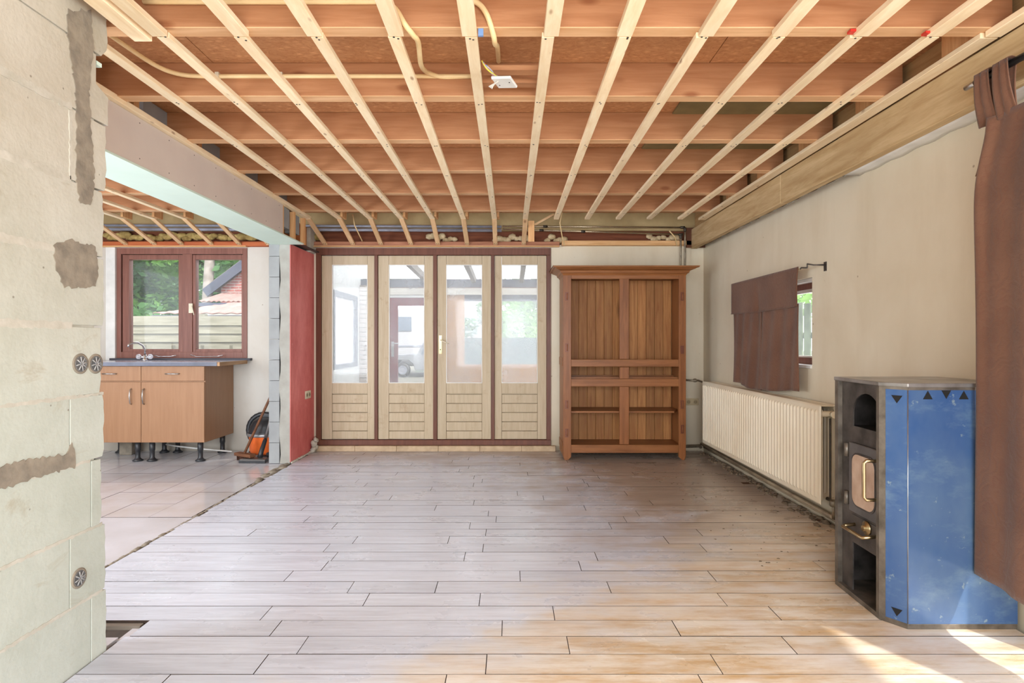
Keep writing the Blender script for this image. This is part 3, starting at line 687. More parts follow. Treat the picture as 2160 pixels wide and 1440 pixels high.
# cornice: stacked mouldings, stepping out
cz = [(0, .0), (.012, .018), (.024, .022), (.030, .042), (.052, .052), (.072, .058), (.078, .066), (.100, .070), (.104, .083), (.108, .083)]
m = MB(); prev = None
for off, h in cz:
    ring = [m.bm.verts.new(v) for v in ((wx0-off, YF-off, zt-.012+h), (wx1+off, YF-off, zt-.012+h), (wx1+off, YBK, zt-.012+h), (wx0-off, YBK, zt-.012+h))]
    if prev:
        for k in range(4): m.bm.faces.new((prev[k], prev[(k+1) % 4], ring[(k+1) % 4], ring[k]))
    else: m.bm.faces.new(ring)
    prev = ring
m.bm.faces.new(prev); m.build('cornice', WARD, W)
HINGE = plain('dark_hinge', (110, 60, 40), .4, .3)
for s_, px, ly in ((sl, 1195.5, (625, 733, 853, 913)), (sr, 1439, (625, 737, 853, 905))):
    for y in ly:
        if px > 1400 and y == 737: BP(px-3.5, px+3.5, 729, 746, YF, YF-.004, YF, bev=.001).build('lock_plate', HINGE, s_); continue
        BP(px-3.2, px+3.2, y-9, y+9, YF, YF-.003, YF, bev=.001).build('hinge', HINGE, s_)
        MB().tube([P(px+1, y-7, YF-.006), P(px+1, y+7, YF-.006)], .004, 8).build('hinge_pin', WARDV, s_)

# ---- radiator
R = thing('radiator', (1.98, 4.6, .14), 'long cream ribbed panel radiator on the right wall below the brown curtain', 'radiator')
RX = 1.925; ry0, ry1, rz0, rz1 = 3.53, 5.69, .148, .762
n = 47; pitch = (ry1-ry0-.04)/n; m = MB()
def rad(x0, sgn, name):
    m = MB(); prof = []
    for k in range(n):
        b = ry0+.02+k*pitch
        for f, d in ((0, 0), (.24, 0), (.36, -.011), (.62, -.011), (.74, 0)): prof.append((b+f*pitch, d))
    prof.append((ry1-.02, 0)); prof = [(ry0, .006), (ry0+.006, 0)]+prof+[(ry1-.006, 0), (ry1, .006)]
    zl = [(rz0, .006, 0), (rz0+.008, 0, 0), (rz0+.03, 0, 0), (rz0+.045, 0, 1), (rz1-.045, 0, 1), (rz1-.03, 0, 0), (rz1-.008, 0, 0), (rz1, .006, 0)]
    V = [[m.bm.verts.new((x0+sgn*(d*c+e if d < 0 else max(d, e)), y, z)) for (z, e, c) in zl] for (y, d) in prof]
    for i in range(len(V)-1):
        for j in range(len(zl)-1): m.bm.faces.new((V[i][j], V[i+1][j], V[i+1][j+1], V[i][j+1]))
    return m.build(name, RADM, R, solid=.006, recalc=False)
rad(RX, 1, 'front_panel'); rad(XR-.03, -1, 'rear_panel')
m = MB()
m.box(RX+.01, XR-.035, ry0+.01, ry1-.01, rz1-.006, rz1-.002)
m.build('top_grille', RADM, R)
B(RX+.02, RX+.026, ry0+.02, ry1-.02, rz0+.02, rz1-.03).build('convector', RADM, R)
MB().tube([(RX+.012, ry0+.03, rz1-.055), (XR-.04, ry0+.03, rz1-.055)], .019, 14).build('manifold', RADM, R)
vv = MB().lathe([(.022, 0), (.022, .01), (.017, .012), (.017, .03), (.013, .034)], (RX+.075, ry0-.03, rz1-.055), 'Y', 16); vv.build('bleed_valve', RADM, R)
MB().tube([(RX+.075, ry0+.0, rz1-.055), (RX+.075, ry0+.03, rz1-.055)], .012, 10).build('valve_stem', PIPEG, R)
B(RX+.06, RX+.07, ry0+.004, ry0+.01, rz0+.03, rz1-.08).build('bracket', IRON, R)
MB().tube([(RX+.06, ry0+.03, rz0+.03), (RX+.06, ry0-.02, rz0+.03), (RX+.06, ry0-.04, rz0), (RX+.06, ry0-.04, .07)], .011, 10).build('supply_pipe', PIPEG, R)
MB().lathe([(.02, -.02), (.024, -.012), (.024, .012), (.018, .02)], (RX+.06, ry0-.04, rz0+.02), 'Z', 14).build('radiator_tap', PIPEG, R)
hp = MB().tube([(XR-.05, 5.98, .085), (XR-.055, 4.5, .075), (XR-.05, 3.05, .062)], .012, 10).tube([(XR-.022, 5.98, .05), (XR-.026, 4.5, .045), (XR-.02, 3.0, .035)], .010, 10)
HP = hp.build('heating_pipe', plain('painted_pipe', (168, 150, 124), .5, c2=(120, 104, 84)), label='pair of dirty heating pipes low along the right wall under the radiator', cat='pipe')
for y in (3.42, 3.37, 3.32): MB().lathe([(.017, -.012), (.021, -.008), (.021, .008), (.017, .012)], (XR-.052, y, .066), 'Y', 6).build('coupling', BRASS, HP)
pw = MB().tube([P(1446, 801, 5.98), P(1468, 803, 5.98), (XR-.09, 5.97, .752), (XR-.09, 5.72, .74)], .010, 10)
pw.lathe([(.016, -.015), (.02, -.01), (.02, .01), (.016, .015)], P(1466, 802, 5.98), 'X', 10)
pw.build('radiator_pipe', PIPEG, label='short dark pipe from behind the wardrobe to the top of the radiator', cat='pipe')
MB().tube([P(1446, 941, 6.0), P(1478, 940, 6.0), (XR-.06, 5.97, .05)], .016, 10).build('floor_pipe', PIPEG, label='thick grey pipe at floor level between wardrobe and radiator', cat='pipe')
# crumbled plaster under the radiator
m = MB()
for i in range(150):
    y = random.uniform(2.95, 5.9); m.blob((XR-.03-abs(random.gauss(0, .04)), y, .004), random.uniform(.006, .026), seed=i, sub=1, amp=.35, sq=(1, 1.3, .6))
for i in range(110): m.blob((random.uniform(1.2, 2.0), random.uniform(2.9, 5.2), .001), random.uniform(.002, .006), seed=i+400, sub=1, amp=.4, sq=(1.4, 1, .4))
m.build('plaster_rubble', plain('rubble', (120, 104, 84), .95, c2=(84, 70, 54), sc_=20), label='crumbled plaster and dirt along the foot of the right wall', cat='rubble', kind='stuff')
for (px0, px1, py) in ((1565, 1610, 1019), (1723, 1762, 1098)):
    Y = 1392/(py-CY); B(X(px0, Y), min(X(px1, Y), XR-.01), Y-.03, Y+.02, .001, .004).build('loose_board', wood('dark_plank_piece', (100, 72, 50), (70, 50, 36), GX, .7), label='small dark loose strip on the floor ' + ('below the radiator, farther from the stove' if px0 < 1600 else 'next to the stove'), cat='board')

# ---- small curtain
def cloth_panel(fn, nu, nv, name, parent, th=.004):
    return MB().grid(fn, nu, nv).build(name, CLOTH, parent, solid=th, recalc=False)
cx_ = 1.985
SC = thing('short_curtain', (cx_, 4.5, 1.655), 'short brown patterned curtain over the small window in the right wall', 'curtain')
ya, ym, yb_ = 5.07, 4.535, 3.895
def low(y0, y1, zt_, zb0, zb1, ph, sw):
    def fn(u, v):
        y = y0+(y1-y0)*u; z = zt_+((zb0+(zb1-zb0)*u)-zt_)*v
        return Vector((cx_+.004+.013*math.sin(u*9+ph)*(.3+.7*v)+.006*math.sin(u*23+v*3), y+sw*v*v*(.3+u*.7), z+.006*math.sin(u*7+ph)*v))
    return fn
cloth_panel(low(ya-.01, ym-.04, 1.42, .80, .765, 0, .03), 40, 24, 'curtain_panel', SC); cloth_panel(low(ym+.025, yb_+.01, 1.42, .775, .815, 2, -.005), 50, 24, 'curtain_panel', SC)
def val(u, v):
    y = ya+(yb_-ya)*u; cr = math.exp(-((u-.44)/.03)**2)
    return Vector((cx_-.012+.006*math.sin(u*17)*v+.018*cr*v, y+(.012*math.sin(v*3) if u > .9 else 0), 1.672-.27*v-.008*math.sin(u*PI)*v))
cloth_panel(val, 80, 14, 'valance', SC)
MB().tube([Vector(val(u/30, 1))+Vector((-.003, 0, .003)) for u in range(31)], .004, 6).build('hem', CLOTH, SC)
RD = MB().tube([(cx_, 5.10, 1.664), (cx_, 3.89, 1.656)], .006, 8).build('curtain_rod', BRASS, label='thin metal rod holding the short brown curtain', cat='curtain rod')
MB().tube([(cx_, 3.89, 1.656), (cx_-.01, 3.86, 1.66), (cx_+.01, 3.82, 1.655), (cx_-.01, 3.78, 1.675), (cx_, 3.72, 1.66), (XR, 3.715, 1.66)], .005, 8).build('rod_bracket', IRON, RD)
MB().tube([(cx_, 5.10, 1.664), (XR, 5.105, 1.66)], .004, 8).build('rod_bracket', IRON, RD); B(XR-.004, XR, 3.70, 3.73, 1.62, 1.68).build('bracket_plate', IRON, RD)

# ---- long curtain and its rod at the right edge
LX = 1.85
LC = thing('long_curtain', (LX, 2.0, .2), 'long brown patterned tab-top curtain hanging at the right in front of the blue stove', 'curtain')
def lc(u, v):
    # u along the wall towards the camera, v downwards
    top = 2.02; zb = .232-.05*u; z = top-(top-zb)*v
    pin = math.exp(-(v/.10)**2); ystart = 2.276-.012*math.sin(v*4)-.075*pin
    y = ystart-(ystart-1.45)*u
    x = LX+.013*math.sin(u*12+.5)*(.5+.5*v)+.004*math.sin(u*37+v*2)+(.03 if u < .001 else 0)
    x += -.02*math.exp(-((u-.02)/.03)**2)*(1-v)
    return Vector((x, y, z+.02*u*(1-v)))
cloth_panel(lc, 110, 60, 'curtain_panel', LC)
def fl(u, v): return Vector((LX+.012+.05*math.sin(u*PI)*(1-v), 2.21+.055*v-.025*u*(1-v)+.012*u, 2.03-.21*v))
cloth_panel(fl, 8, 12, 'turned_edge', LC)
for i, y in enumerate((2.205, 2.12, 1.95, 1.78, 1.6)):
    def tb_(u, v, y=y):
        a = -PI*.5+u*PI*2*.5; zt_ = 2.187+.016
        w_ = .030+.012*v
        return Vector((LX-.018*math.cos(v*PI*.5)+.004*math.sin(u*12)+.012*v-.006, y+(u-.5)*2*w_+.006*math.sin(v*3), zt_-(zt_-2.0)*v))
    cloth_panel(tb_, 8, 8, 'tab_loop', LC); cloth_panel(lambda u, v, y=y: tb_(u, v, y)+Vector((.036*(1-v), 0, 0)), 8, 8, 'tab_loop', LC)
    cloth_panel(lambda u, v, y=y: Vector((LX-.024+.036*u+.0, y+(v-.5)*.06, 2.203+.006*math.sin(u*PI))), 4, 4, 'tab_loop', LC)
LR = MB().tube([(LX, 2.26, 2.187), (LX, .3, 2.187)], .0135, 14).build('curtain_rod', plain('dark_rod', (74, 78, 84), .3, .7), label='dark metal curtain rod carrying the long brown curtain', cat='curtain rod')
MB().tube([(LX, 2.26, 2.187), (LX, 2.31, 2.187)], .0105, 12).build('rod_tip', STEEL, LR)
MB().tube([(LX, 1.85, 2.187), (XR-.13, 1.85, 2.187), (1.91, 1.85, 2.187)], .007, 8).build('rod_bracket', IRON, LR)

# ---- stove
SV = thing('wood_stove', (1.8, 2.5, 0), 'blue enamelled corner wood stove with dark iron door at the right', 'stove')
s0, s1, s2, s3, s4 = (1.556, 2.725), (1.540, 2.375), (1.603, 2.292), (2.045, 2.292), (2.045, 2.725)
base = [s0, s1, s2, s3, s4]
def offs(p, d):
    c = (1.80, 2.52); return [(c[0]+(x-c[0])*(1+d/.25), c[1]+(y-c[1])*(1+d/.22)) for x, y in p]
MB().prism(base, 0.0, .022).build('base_plate', IRON2, SV, bevel=.002)
MB().prism(offs(base, .004), .975, .992).build('top_plate', plain('stove_top', (168, 166, 166), .3, .6, c2=(120, 116, 112), sc_=7), SV, bevel=.003)
# front face lies in the plane through s0 and s1
dv = Vector((s0[0]-s1[0], s0[1]-s1[1], 0)); LF = dv.length; dv.normalize(); nv = Vector((-dv.y, dv.x, 0)); nv = nv if nv.x < 0 else -nv
MF = Matrix(((dv.x, 0, nv.x, s1[0]), (dv.y, 0, nv.y, s1[1]), (0, 1, 0, 0), (0, 0, 0, 1)))   # local (along, up, out)
def fb(a, b, c, d, t0=0, t1=.006, bev=0):
    return MB().box(a, b, c, d, t0, t1, MF, bev)
def fpoly(pts, t0, t1):
    m = MB(); m.prism(pts, t0, t1); bmesh.ops.transform(m.bm, matrix=MF, verts=m.bm.verts); return m
fb(LF-.028, LF, .022, .975, -.028, 0).build('corner_post', IRON2, SV); fb(0, .020, .022, .975, -.02, 0).build('corner_post', IRON2, SV)
fb(LF-.115, LF-.028, .022, .975, -.026, -.020).build('front_plate', IRON, SV)
# plate with the arched warming recess
aw0, aw1, ab, at_ = .022, .232, .775, .93
r_ = (aw1-aw0)/2; cxx = (aw0+aw1)/2; cc = at_-r_*.9
arch = [(cxx+r_*math.cos(a), cc+r_*.9*math.sin(a)) for a in [k*PI/16 for k in range(17)]]
m = MB()
for (p, q) in zip(arch, arch[1:]):
    vs = [(p[0], p[1]), (q[0], q[1]), (q[0], .975), (p[0], .975)]; m.prism(vs, -.026, -.020)
bmesh.ops.transform(m.bm, matrix=MF, verts=m.bm.verts); m.box(.020, aw0, ab, .975, -.026, -.020, MF); m.box(aw1, LF-.115, ab, .975, -.026, -.020, MF)
m.build('arched_plate', IRON, SV)
fb(.020, LF-.115, .70, ab, -.026, -.020).build('front_plate', IRON, SV)
fb(.020, LF-.115, .245, .372, -.026, -.016).build('ash_drawer_front', IRON, SV, bevel=.002)
fb(.020, LF-.115, .372, .38, -.026, -.020).build('front_plate', IRON, SV)
DR = fb(.015, .245, .385, .70, -.018, -.008, .003).build('fire_door', plain('door_iron', (112, 110, 110), .45, .5, c2=(90, 88, 88)), SV)
def rr(a, b, c, d, r, n=5):
    out = []
    for (x, y, s_) in ((b-r, d-r, 0), (a+r, d-r, 1), (a+r, c+r, 2), (b-r, c+r, 3)):
        for k in range(n+1): t = s_*PI/2+k*PI/2/n; out.append((x+r*math.cos(t), y+r*math.sin(t)))
    return out
fpoly(rr(.035, .215, .418, .662, .045), -.008, -.0045).build('glass_surround', IRON, DR)
fpoly(rr(.042, .208, .426, .654, .04), -.0045, -.002).build('fire_glass', plain('smoked_glass', (196, 172, 152), .25, c2=(160, 128, 106), sc_=6), DR)
LP = lambda a, h, o: MF @ Vector((a, h, o))
MB().tube([LP(.03, .655, -.01), LP(.03, .655, .035), LP(.034, .645, .042), LP(.034, .50, .042), LP(.03, .49, .035), LP(.03, .49, -.01)], .0075, 10).build('handle', BRASS, DR)
for z in (.66, .44): MB().tube([LP(.262, z-.03, -.008), LP(.262, z+.03, -.008)], .011, 12).build('hinge', IRON2, DR)
MB().tube([LP(.045, .33, -.02), LP(.045, .325, .03), LP(.05, .322, .04), LP(.205, .322, .04), LP(.21, .325, .03), LP(.21, .33, -.02)], .0075, 10).build('drawer_handle', BRASS, SV)
m = MB(); m.lathe([(.03, 0), (.03, .008), (.012, .01), (.012, .022)], (0, 0, 0), 'Z', 20); bmesh.ops.transform(m.bm, matrix=Matrix.Translation(LP(.11, .345, -.016)) @ MF.to_3x3().to_4x4(), verts=m.bm.verts); m.build('air_valve', BRASS, SV)
# firebox core and soot black cavity walls
m = MB(); m.box(.03, LF-.03, .25, .765, -.40, -.03, MF); m.build('firebox', SOOT, SV)
m = MB(); m.box(.03, LF-.03, .03, .95, -.42, -.40, MF); m.build('inner_back', SOOT, SV)
MB().prism([(1.60, 2.31), (1.606, 2.300), (2.03, 2.300), (2.03, 2.306), (1.61, 2.306)], .03, .972).build('inner_side', SOOT, SV)
MB().tube([LP(.05, .80, -.10), LP(.04, .82, -.07), LP(.04, .86, -.07)], .005, 8).build('hook', BRASS, SV)
# blue panels
fr = MB(); cham = Vector((s2[0]-s1[0], s2[1]-s1[1], 0)); CL = cham.length; cham.normalize(); cn = Vector((cham.y, -cham.x, 0)); cn = cn if cn.y < 0 else -cn
MC = Matrix(((cham.x, 0, cn.x, s1[0]), (cham.y, 0, cn.y, s1[1]), (0, 1, 0, 0), (0, 0, 0, 1)))
MB().box(0, .024, .022, .975, -.004, .0005, MC).build('corner_post', IRON2, SV)
MB().box(.024, CL+.001, .022, .964, -.006, -.001, MC).build('blue_panel', BLUE, SV)
MB().box(0, CL, .964, .975, -.006, .001, MC).build('top_band', IRON2, SV)
B(s2[0], s3[0], s2[1]+.0005, s2[1]+.007, .022, .964).build('blue_panel', BLUE, SV); B(s2[0], s3[0], s2[1]-.001, s2[1]+.006, .964, .975).build('top_band', IRON2, SV)
B(s3[0]-.006, s3[0], s3[1], s4[1], .022, .975).build('side_panel', BLUE, SV); B(s0[0], s4[0], s4[1]-.006, s4[1], .022, .975).build('back_panel', IRON, SV)
MB().tube([(s2[0], s2[1]+.0005, .022), (s2[0], s2[1]+.0005, .964)], .0018, 6).build('panel_seam', STEEL, SV)
for px, py, up in ((1957, 834, 1), (1996, 831, 0), (2033, 834, 1)):
    c = P(px, py, s2[1]); r_ = .019; s_ = 1 if up else -1
    MB().prism([(c.x-r_, c.z-s_*.015), (c.x+r_, c.z-s_*.015), (c.x, c.z+s_*.019)], s2[1]-.0012, s2[1]+.001, 'Y').build('triangle_vent', SOOT, SV)
for h in (.925, .055):
    m = MB(); m.prism([(.045, h+.015), (.085, h+.015), (.065, h-.017)], -.0005, .0008); bmesh.ops.transform(m.bm, matrix=MC, verts=m.bm.verts); m.build('triangle_vent', SOOT, SV)

# ---- kitchen units
YC = 5.475; ct, cb = .925, .188
handle_m = STEEL
def cabinet(a, b, hx, label):
    c = thing('base_cabinet', ((a+b)/2, 5.75, 0), label, 'cabinet', 'beech kitchen base cabinets')
    B(a, b, YC+.02, YB-.01, cb, ct).build('carcass', CABW, c)
    dw = B(a+.002, b-.002, YC, YC+.019, Z(803, YC), ct-.003, bev=.002).build('drawer', CABW, c)
    mid = (a+b)/2; zc = Z(788, YC)
    MB().tube([(mid-.065, YC, zc), (mid-.06, YC-.02, zc), (mid, YC-.027, zc), (mid+.06, YC-.02, zc), (mid+.065, YC, zc)], .006, 8).build('handle', handle_m, dw)
    dd = B(a+.002, b-.002, YC, YC+.019, cb, Z(806, YC), bev=.002).build('door', CABW, c)
    zc = Z(836, YC)
    MB().tube([(hx, YC, zc+.075), (hx, YC-.02, zc+.065), (hx, YC-.03, zc), (hx, YC-.02, zc-.065), (hx, YC, zc-.075)], .006, 8).build('handle', handle_m, dd)
    for lx in (a+.07, b-.07):
        for ly in (YC+.06, YB-.10):
            MB().lathe([(.045, 0), (.048, .008), (.03, .02), (.022, .035), (.022, .10), (.026, .105), (.026, cb)], (lx, ly, 0), 'Z', 16).build('leg', BLACKP, c)
    return c
c2 = X(297.5, YC); c3 = X(431, YC)
cabinet(c2, c3, X(304, YC), 'beech kitchen cabinet at the right end, bow handle at the left of its door')
cabinet(c2-.6, c2, X(277, YC), 'beech kitchen cabinet next to the pale block wall, handle at the right of its door')
WT = thing('worktop', (-3.6, 5.75, ct), 'grey kitchen worktop with a raw sawn right end', 'worktop')
B(-4.7, -2.80, 5.435, YB-.052, ct+.001, ct+.038).build('top', plain('grey_laminate', (176, 178, 190), .18, c2=(160, 162, 176), sc_=5, spec=.7), WT, bevel=.004)
B(-2.80, -2.775, 5.435, YB-.052, ct+.001, ct+.037).build('sawn_edge', wood('raw_chipboard', (196, 160, 126), (150, 116, 86), GY, .8), WT)
B(-4.7, -2.80, 5.430, 5.436, ct+.001, ct+.036).build('front_edge', plain('dark_edge', (104, 108, 124), .3), WT)
FC = thing('kitchen_tap', (-3.76, 5.86, ct+.038), 'chrome kitchen tap with two clear knobs on the worktop', 'tap')
bx_ = Vector((-3.76, 5.86, ct+.038))
MB().lathe([(.028, 0), (.028, .01), (.02, .02), (.018, .05), (.014, .06)], bx_, 'Z', 16).build('tap_body', CHROME, FC)
MB().tube([bx_+Vector((0, 0, .05)), bx_+Vector((0, 0, .11)), bx_+Vector((-.012, -.02, .155)), bx_+Vector((-.035, -.06, .185)), bx_+Vector((-.065, -.10, .185)), bx_+Vector((-.082, -.13, .165)), bx_+Vector((-.085, -.135, .14))], .009, 10).build('spout', CHROME, FC)
for s_ in (-1, 1):
    MB().tube([bx_+Vector((0, 0, .03)), bx_+Vector((s_*.045, -.01, .04))], .009, 8).build('tap_arm', CHROME, FC)
    MB().lathe([(.012, -.02), (.024, -.012), (.026, .01), (.018, .02)], bx_+Vector((s_*.06, -.012, .042)), 'X', 8).build('knob', glass('clear_plastic', .5, refl=.3), FC)
for i, (a, b, lab) in enumerate(((322, 372, 'thin wire bar lying on the window ledge behind the tap'), (402, 470, 'thin wire bar lying on the window ledge under the right sash'))):
    MB().tube([P(a, 748, 6.0)+Vector((0, 0, .0)), P(a+12, 751.5, 6.0), P(b-12, 751.5, 6.0), P(b, 749, 6.0)], .004, 6).build('wire_bar', CHROME, label=lab, cat='bar')
MB().tube([P(345, 936, 5.98), P(375, 941, 5.85), P(430, 947, 5.8), P(490, 952, 5.82)], .008, 8).build('white_cable', WHITE, label='white cable sagging under the kitchen cabinets', cat='cable')
vt = MB().box(X(262, 5.9), X(288, 5.9), 5.82, 5.95, -.002, .17, bev=.006).build('stone_lump', CEMENT, label='rough grey stone pillar under the left kitchen cabinet', cat='stone')

# ---- vacuum cleaner and broom beside the pier
VC = thing('vacuum_cleaner', (-2.47, 5.66, 0), 'orange and black tub vacuum cleaner tucked behind the grey block pier', 'vacuum cleaner')
ORG = plain('orange_plastic', (226, 106, 44), .35)
vc = Vector((-2.49, 5.83, 0))
MB().lathe([(.10, .02), (.15, .025), (.165, .05), (.172, .20), (.176, .21)], vc, 'Z', 32).build('tub', ORG, VC)
MB().lathe([(.180, .205), (.182, .235), (.170, .25), (.160, .30), (.135, .35), (.09, .385), (.03, .395)], vc, 'Z', 32).build('lid', BLACKP, VC)
MB().lathe([(.183, .205), (.187, .212), (.187, .228), (.183, .235)], vc, 'Z', 32).build('rim', plain('silver_rim', (150, 150, 152), .35, .4), VC)
MB().box(-.05, .05, -.012, .012, .0, .02, Matrix.Translation(vc+Vector((0, -.02, .392)))).build('grip', BLACKP, VC)
for a in (.4, 2.0, 3.6, 5.2): MB().lathe([(.03, -.012), (.03, .012)], vc+Vector((.15*math.cos(a), .15*math.sin(a), .03)), 'X', 14).build('wheel', BLACKP, VC)
hs = []; 
for k in range(60):
    t = k/59; a = -.6+t*7.6; hs.append(vc+Vector((-.09+.165*math.cos(a)*(1-.12*t), .17-.05*math.sin(a*.5), .235+.165*math.sin(a))))
MB().tube(hs, .024, 12, radii=[.024+.003*(k % 2) for k in range(60)]).build('hose', BLACKP, VC)
nz = P(540, 973, 5.50); nz.z = 0
hd = MB().prism([(nz.x-.135, 5.44), (nz.x+.12, 5.42), (nz.x+.12, 5.50), (nz.x+.03, 5.54), (nz.x-.03, 5.54), (nz.x-.12, 5.52)], .004, .035).build('floor_nozzle', plain('nozzle_grey', (96, 94, 92), .4), VC, bevel=.006)
MB().prism([(nz.x-.137, 5.436), (nz.x+.122, 5.416), (nz.x+.122, 5.44), (nz.x-.137, 5.46)], .001, .02).build('bumper', BLACKP, VC)
t0 = Vector((nz.x+.03, 5.52, .035)); t1 = Vector((nz.x+.06, 5.57, .20)); t2 = Vector((-2.315+.02, 5.70, .78))
MB().tube([t0, t0+Vector((.004, .01, .04)), t1], .02, 12, radii=[.026, .022, .019]).build('nozzle_neck', BLACKP, VC)
MB().tube([t1, t2], .0155, 12).build('suction_tube', STEEL, VC)
BR = thing('broom', (-2.60, 5.62, 0), 'wooden push broom leaning behind the pier next to the vacuum cleaner', 'broom')
b0 = P(510, 958, 5.52); b0.z = .06
BRW = wood('broom_wood', (126, 84, 58), (96, 62, 44), GX, .6)
MB().bar(b0+Vector((-.08, .07, .0)), b0+Vector((.13, -.05, .0)), .07, .03, bev=.004).build('broom_head', BRW, BR)
m = MB()
for i in range(90):
    t = random.random(); c = (b0+Vector((-.08, .07, .0))).lerp(b0+Vector((.13, -.05, .0)), t)+Vector((random.uniform(-.025, .025), random.uniform(-.025, .025), 0))
    m.tube([c+Vector((0, 0, -.012)), c+Vector((random.uniform(-.01, .01), random.uniform(-.01, .01), -.058))], .003, 4)
m.build('bristles', wood('bristle', (90, 56, 40), (60, 36, 26), GZ, .8), BR, kind='stuff')
MB().tube([b0+Vector((.02, .01, .01)), Vector((-2.32, 5.72, .80)), Vector((-2.23-.08, 5.76, .92))], .0125, 10).build('handle', BRW, BR)
MB().tube([Vector((-2.315, 5.95, .97)), Vector((-2.33, 5.96, .90)), Vector((-2.325, 5.95, .83)), Vector((-2.31, 5.94, .76))], .008, 8).build('hanging_strap', BLACKP, label='short black strap hanging above the broom beside the pier', cat='strap')

# ---- sockets
for i, (px, py, r, lab) in enumerate(((168, 767, .0285, 'left of the two round socket boxes side by side in the block wall'), (200, 767, .0285, 'right of the two round socket boxes side by side, nearest the wall edge'),
                                      (165, 1219, .0275, 'single round socket box low in the block wall'))):
    Y = 1.523*F/(CX-px); z = CH-(py-CY)*Y/F
    S = thing('socket_box', (XW, Y, z), lab, 'socket box', 'round flush socket boxes')
    rg = []
    MB().lathe([(r*1.25, -.002), (r*1.28, .004), (r*1.0, .006), (r*.98, .001), (r*.8, .001)], (XW, Y, z), 'X', 28).build('plaster_ring', CEMENT, S)
    MB().lathe([(r*.99, .000), (r*.99, .0065), (r*.86, .0065), (r*.84, .003)], (XW, Y, z), 'X', 28).build('box_rim', plain('grey_socket', (116, 116, 116), .5), S)
    for k in range(8):
        a = k*PI/4+.2; p = Vector((XW+.0085, Y, z)); q = p+Vector((0, math.cos(a), math.sin(a)))*r*.88
        MB().tube([p, q], .0022, 5).build('spoke', plain('spoke_grey', (170, 170, 168), .4), S)
    MB().lathe([(r*.22, .004), (r*.22, .010)], (XW, Y, z), 'X', 14).build('hub', GREYP, S)
def double_socket(loc, ax, lab, c):
    S = thing('wall_socket', loc, lab, 'socket'); x, y, z = loc
    if ax == 'X': B(x, x+.01, y-.075, y+.075, z-.04, z+.04, bev=.003).build('plate', c, S)
    else: B(x-.072, x+.072, y-.01, y, z-.037, z+.037, bev=.003).build('plate', c, S)
    for s_ in (-.036, .036):
        if ax == 'X': f = MB().lathe([(.021, 0), (.021, .002), (.017, .0021), (.017, .001)], (x+.010, y+s_, z), 'X', 20).build('outlet', plain('outlet_dark', (150, 140, 110), .4), S)
        else: f = MB().lathe([(.021, -.002), (.021, 0), (.017, .0021), (.017, .001)], (x+s_, y-.0115, z), 'Y', 20).build('outlet', plain('outlet_ring', (176, 158, 124), .4), S)
        for t in (-.008, .008):
            if ax == 'X': MB().lathe([(.003, 0), (.003, .001)], (x+.0122, y+s_+t, z), 'X', 8).build('contact_hole', SOOT, f)
            else: MB().lathe([(.003, -.0025), (.003, 0)], (x+s_+t, y-.0125, z), 'Y', 8).build('contact_hole', SOOT, f)
double_socket((xd+.002, 5.86, Z(832, 5.86)), 'X', 'ivory double socket on the red wall', IVORY)
double_socket((X(1459, YB), YB, Z(847, YB)), 'Y', 'beige double socket low on the far wall between wardrobe and radiator', plain('beige_socket', (206, 188, 150), .4))

# ---- pipes under the ceiling at the far wall
GP = plain('silver_pipe', (190, 176, 150), .25, .8); DKF = plain('dark_fitting', (70, 62, 54), .4, .5); BLUEP = plain('blue_grey_conduit', (160, 166, 182), .35, .2)
yp = 5.95
for i, (a, b, ya1, yb1, lab) in enumerate(((1060, 1443, 477, 479.5, 'upper of the two thin metal pipes above the wardrobe under the ceiling'), (1060, 1438, 483, 494.5, 'lower of the two thin metal pipes above the wardrobe, sloping down to the right'))):
    o = MB().tube([P(a, ya1, yp), P(b, yb1, yp)], .0085, 10).build('metal_pipe', GP, label=lab, cat='pipe')
    for px in ((1150, 1440) if i == 0 else (1142, 1230, 1436)):
        f = (px-a)/(b-a); c = P(px, ya1+(yb1-ya1)*f, yp); MB().tube([c-Vector((.022, 0, 0)), c+Vector((.022, 0, 0))], .0135, 10).build('coupling', DKF, o)
for i, (px, y0_, lab) in enumerate(((1436, 496, 'left of the two upright pipes in the corner, going down behind the wardrobe'), (1445, 481, 'right of the two upright pipes in the far corner'))):
    o = MB().tube([P(px, y0_, yp), P(px, y0_+25, yp+.03), P(px, 720, 6.02), P(px, 938, 6.02)], .0095, 10).build('upright_pipe', PIPEG, label=lab, cat='pipe')
    MB().lathe([(.014, -.02), (.016, -.012), (.016, .012), (.014, .02)], P(px, y0_+3, yp), 'Z', 12).build('elbow', DKF, o)
for i, (y_p, r, lab) in enumerate(((476, .014, 'upper blue-grey conduit running along the far wall under the joists'), (484, .017, 'lower thicker blue-grey conduit along the far wall'))):
    MB().tube([P(-100 if 0 else 120, y_p-1, yp+.03), P(600, y_p, yp+.03), P(1058, y_p+2, yp+.03)], r, 12).build('conduit', BLUEP, label=lab, cat='conduit')
for (pts, lab) in (([P(744, 452, 5.75), P(748, 475, 5.75), P(764, 508, 5.9)], 'thin cream conduit end hanging by the sloping battens above the left doors'),
                   ([P(1186, 447, 5.8), P(1181, 470, 5.85), P(1186, 500, 5.95), P(1191, 517, 5.97)], 'thin bent grey cable above the left end of the wardrobe'),
                   ([P(1412, 487, 5.9), P(1424, 500, 5.95), P(1428, 518, 5.97)], 'short bent cable in the corner above the wardrobe')):
    MB().tube(pts, .006, 8).build('cable_end', CONDUIT, label=lab, cat='cable')
B(X(1114, 5.7), X(1127, 5.7), 5.68, 5.70, Z(510, 5.7), ZB).build('stud', STUDV, ceiling)
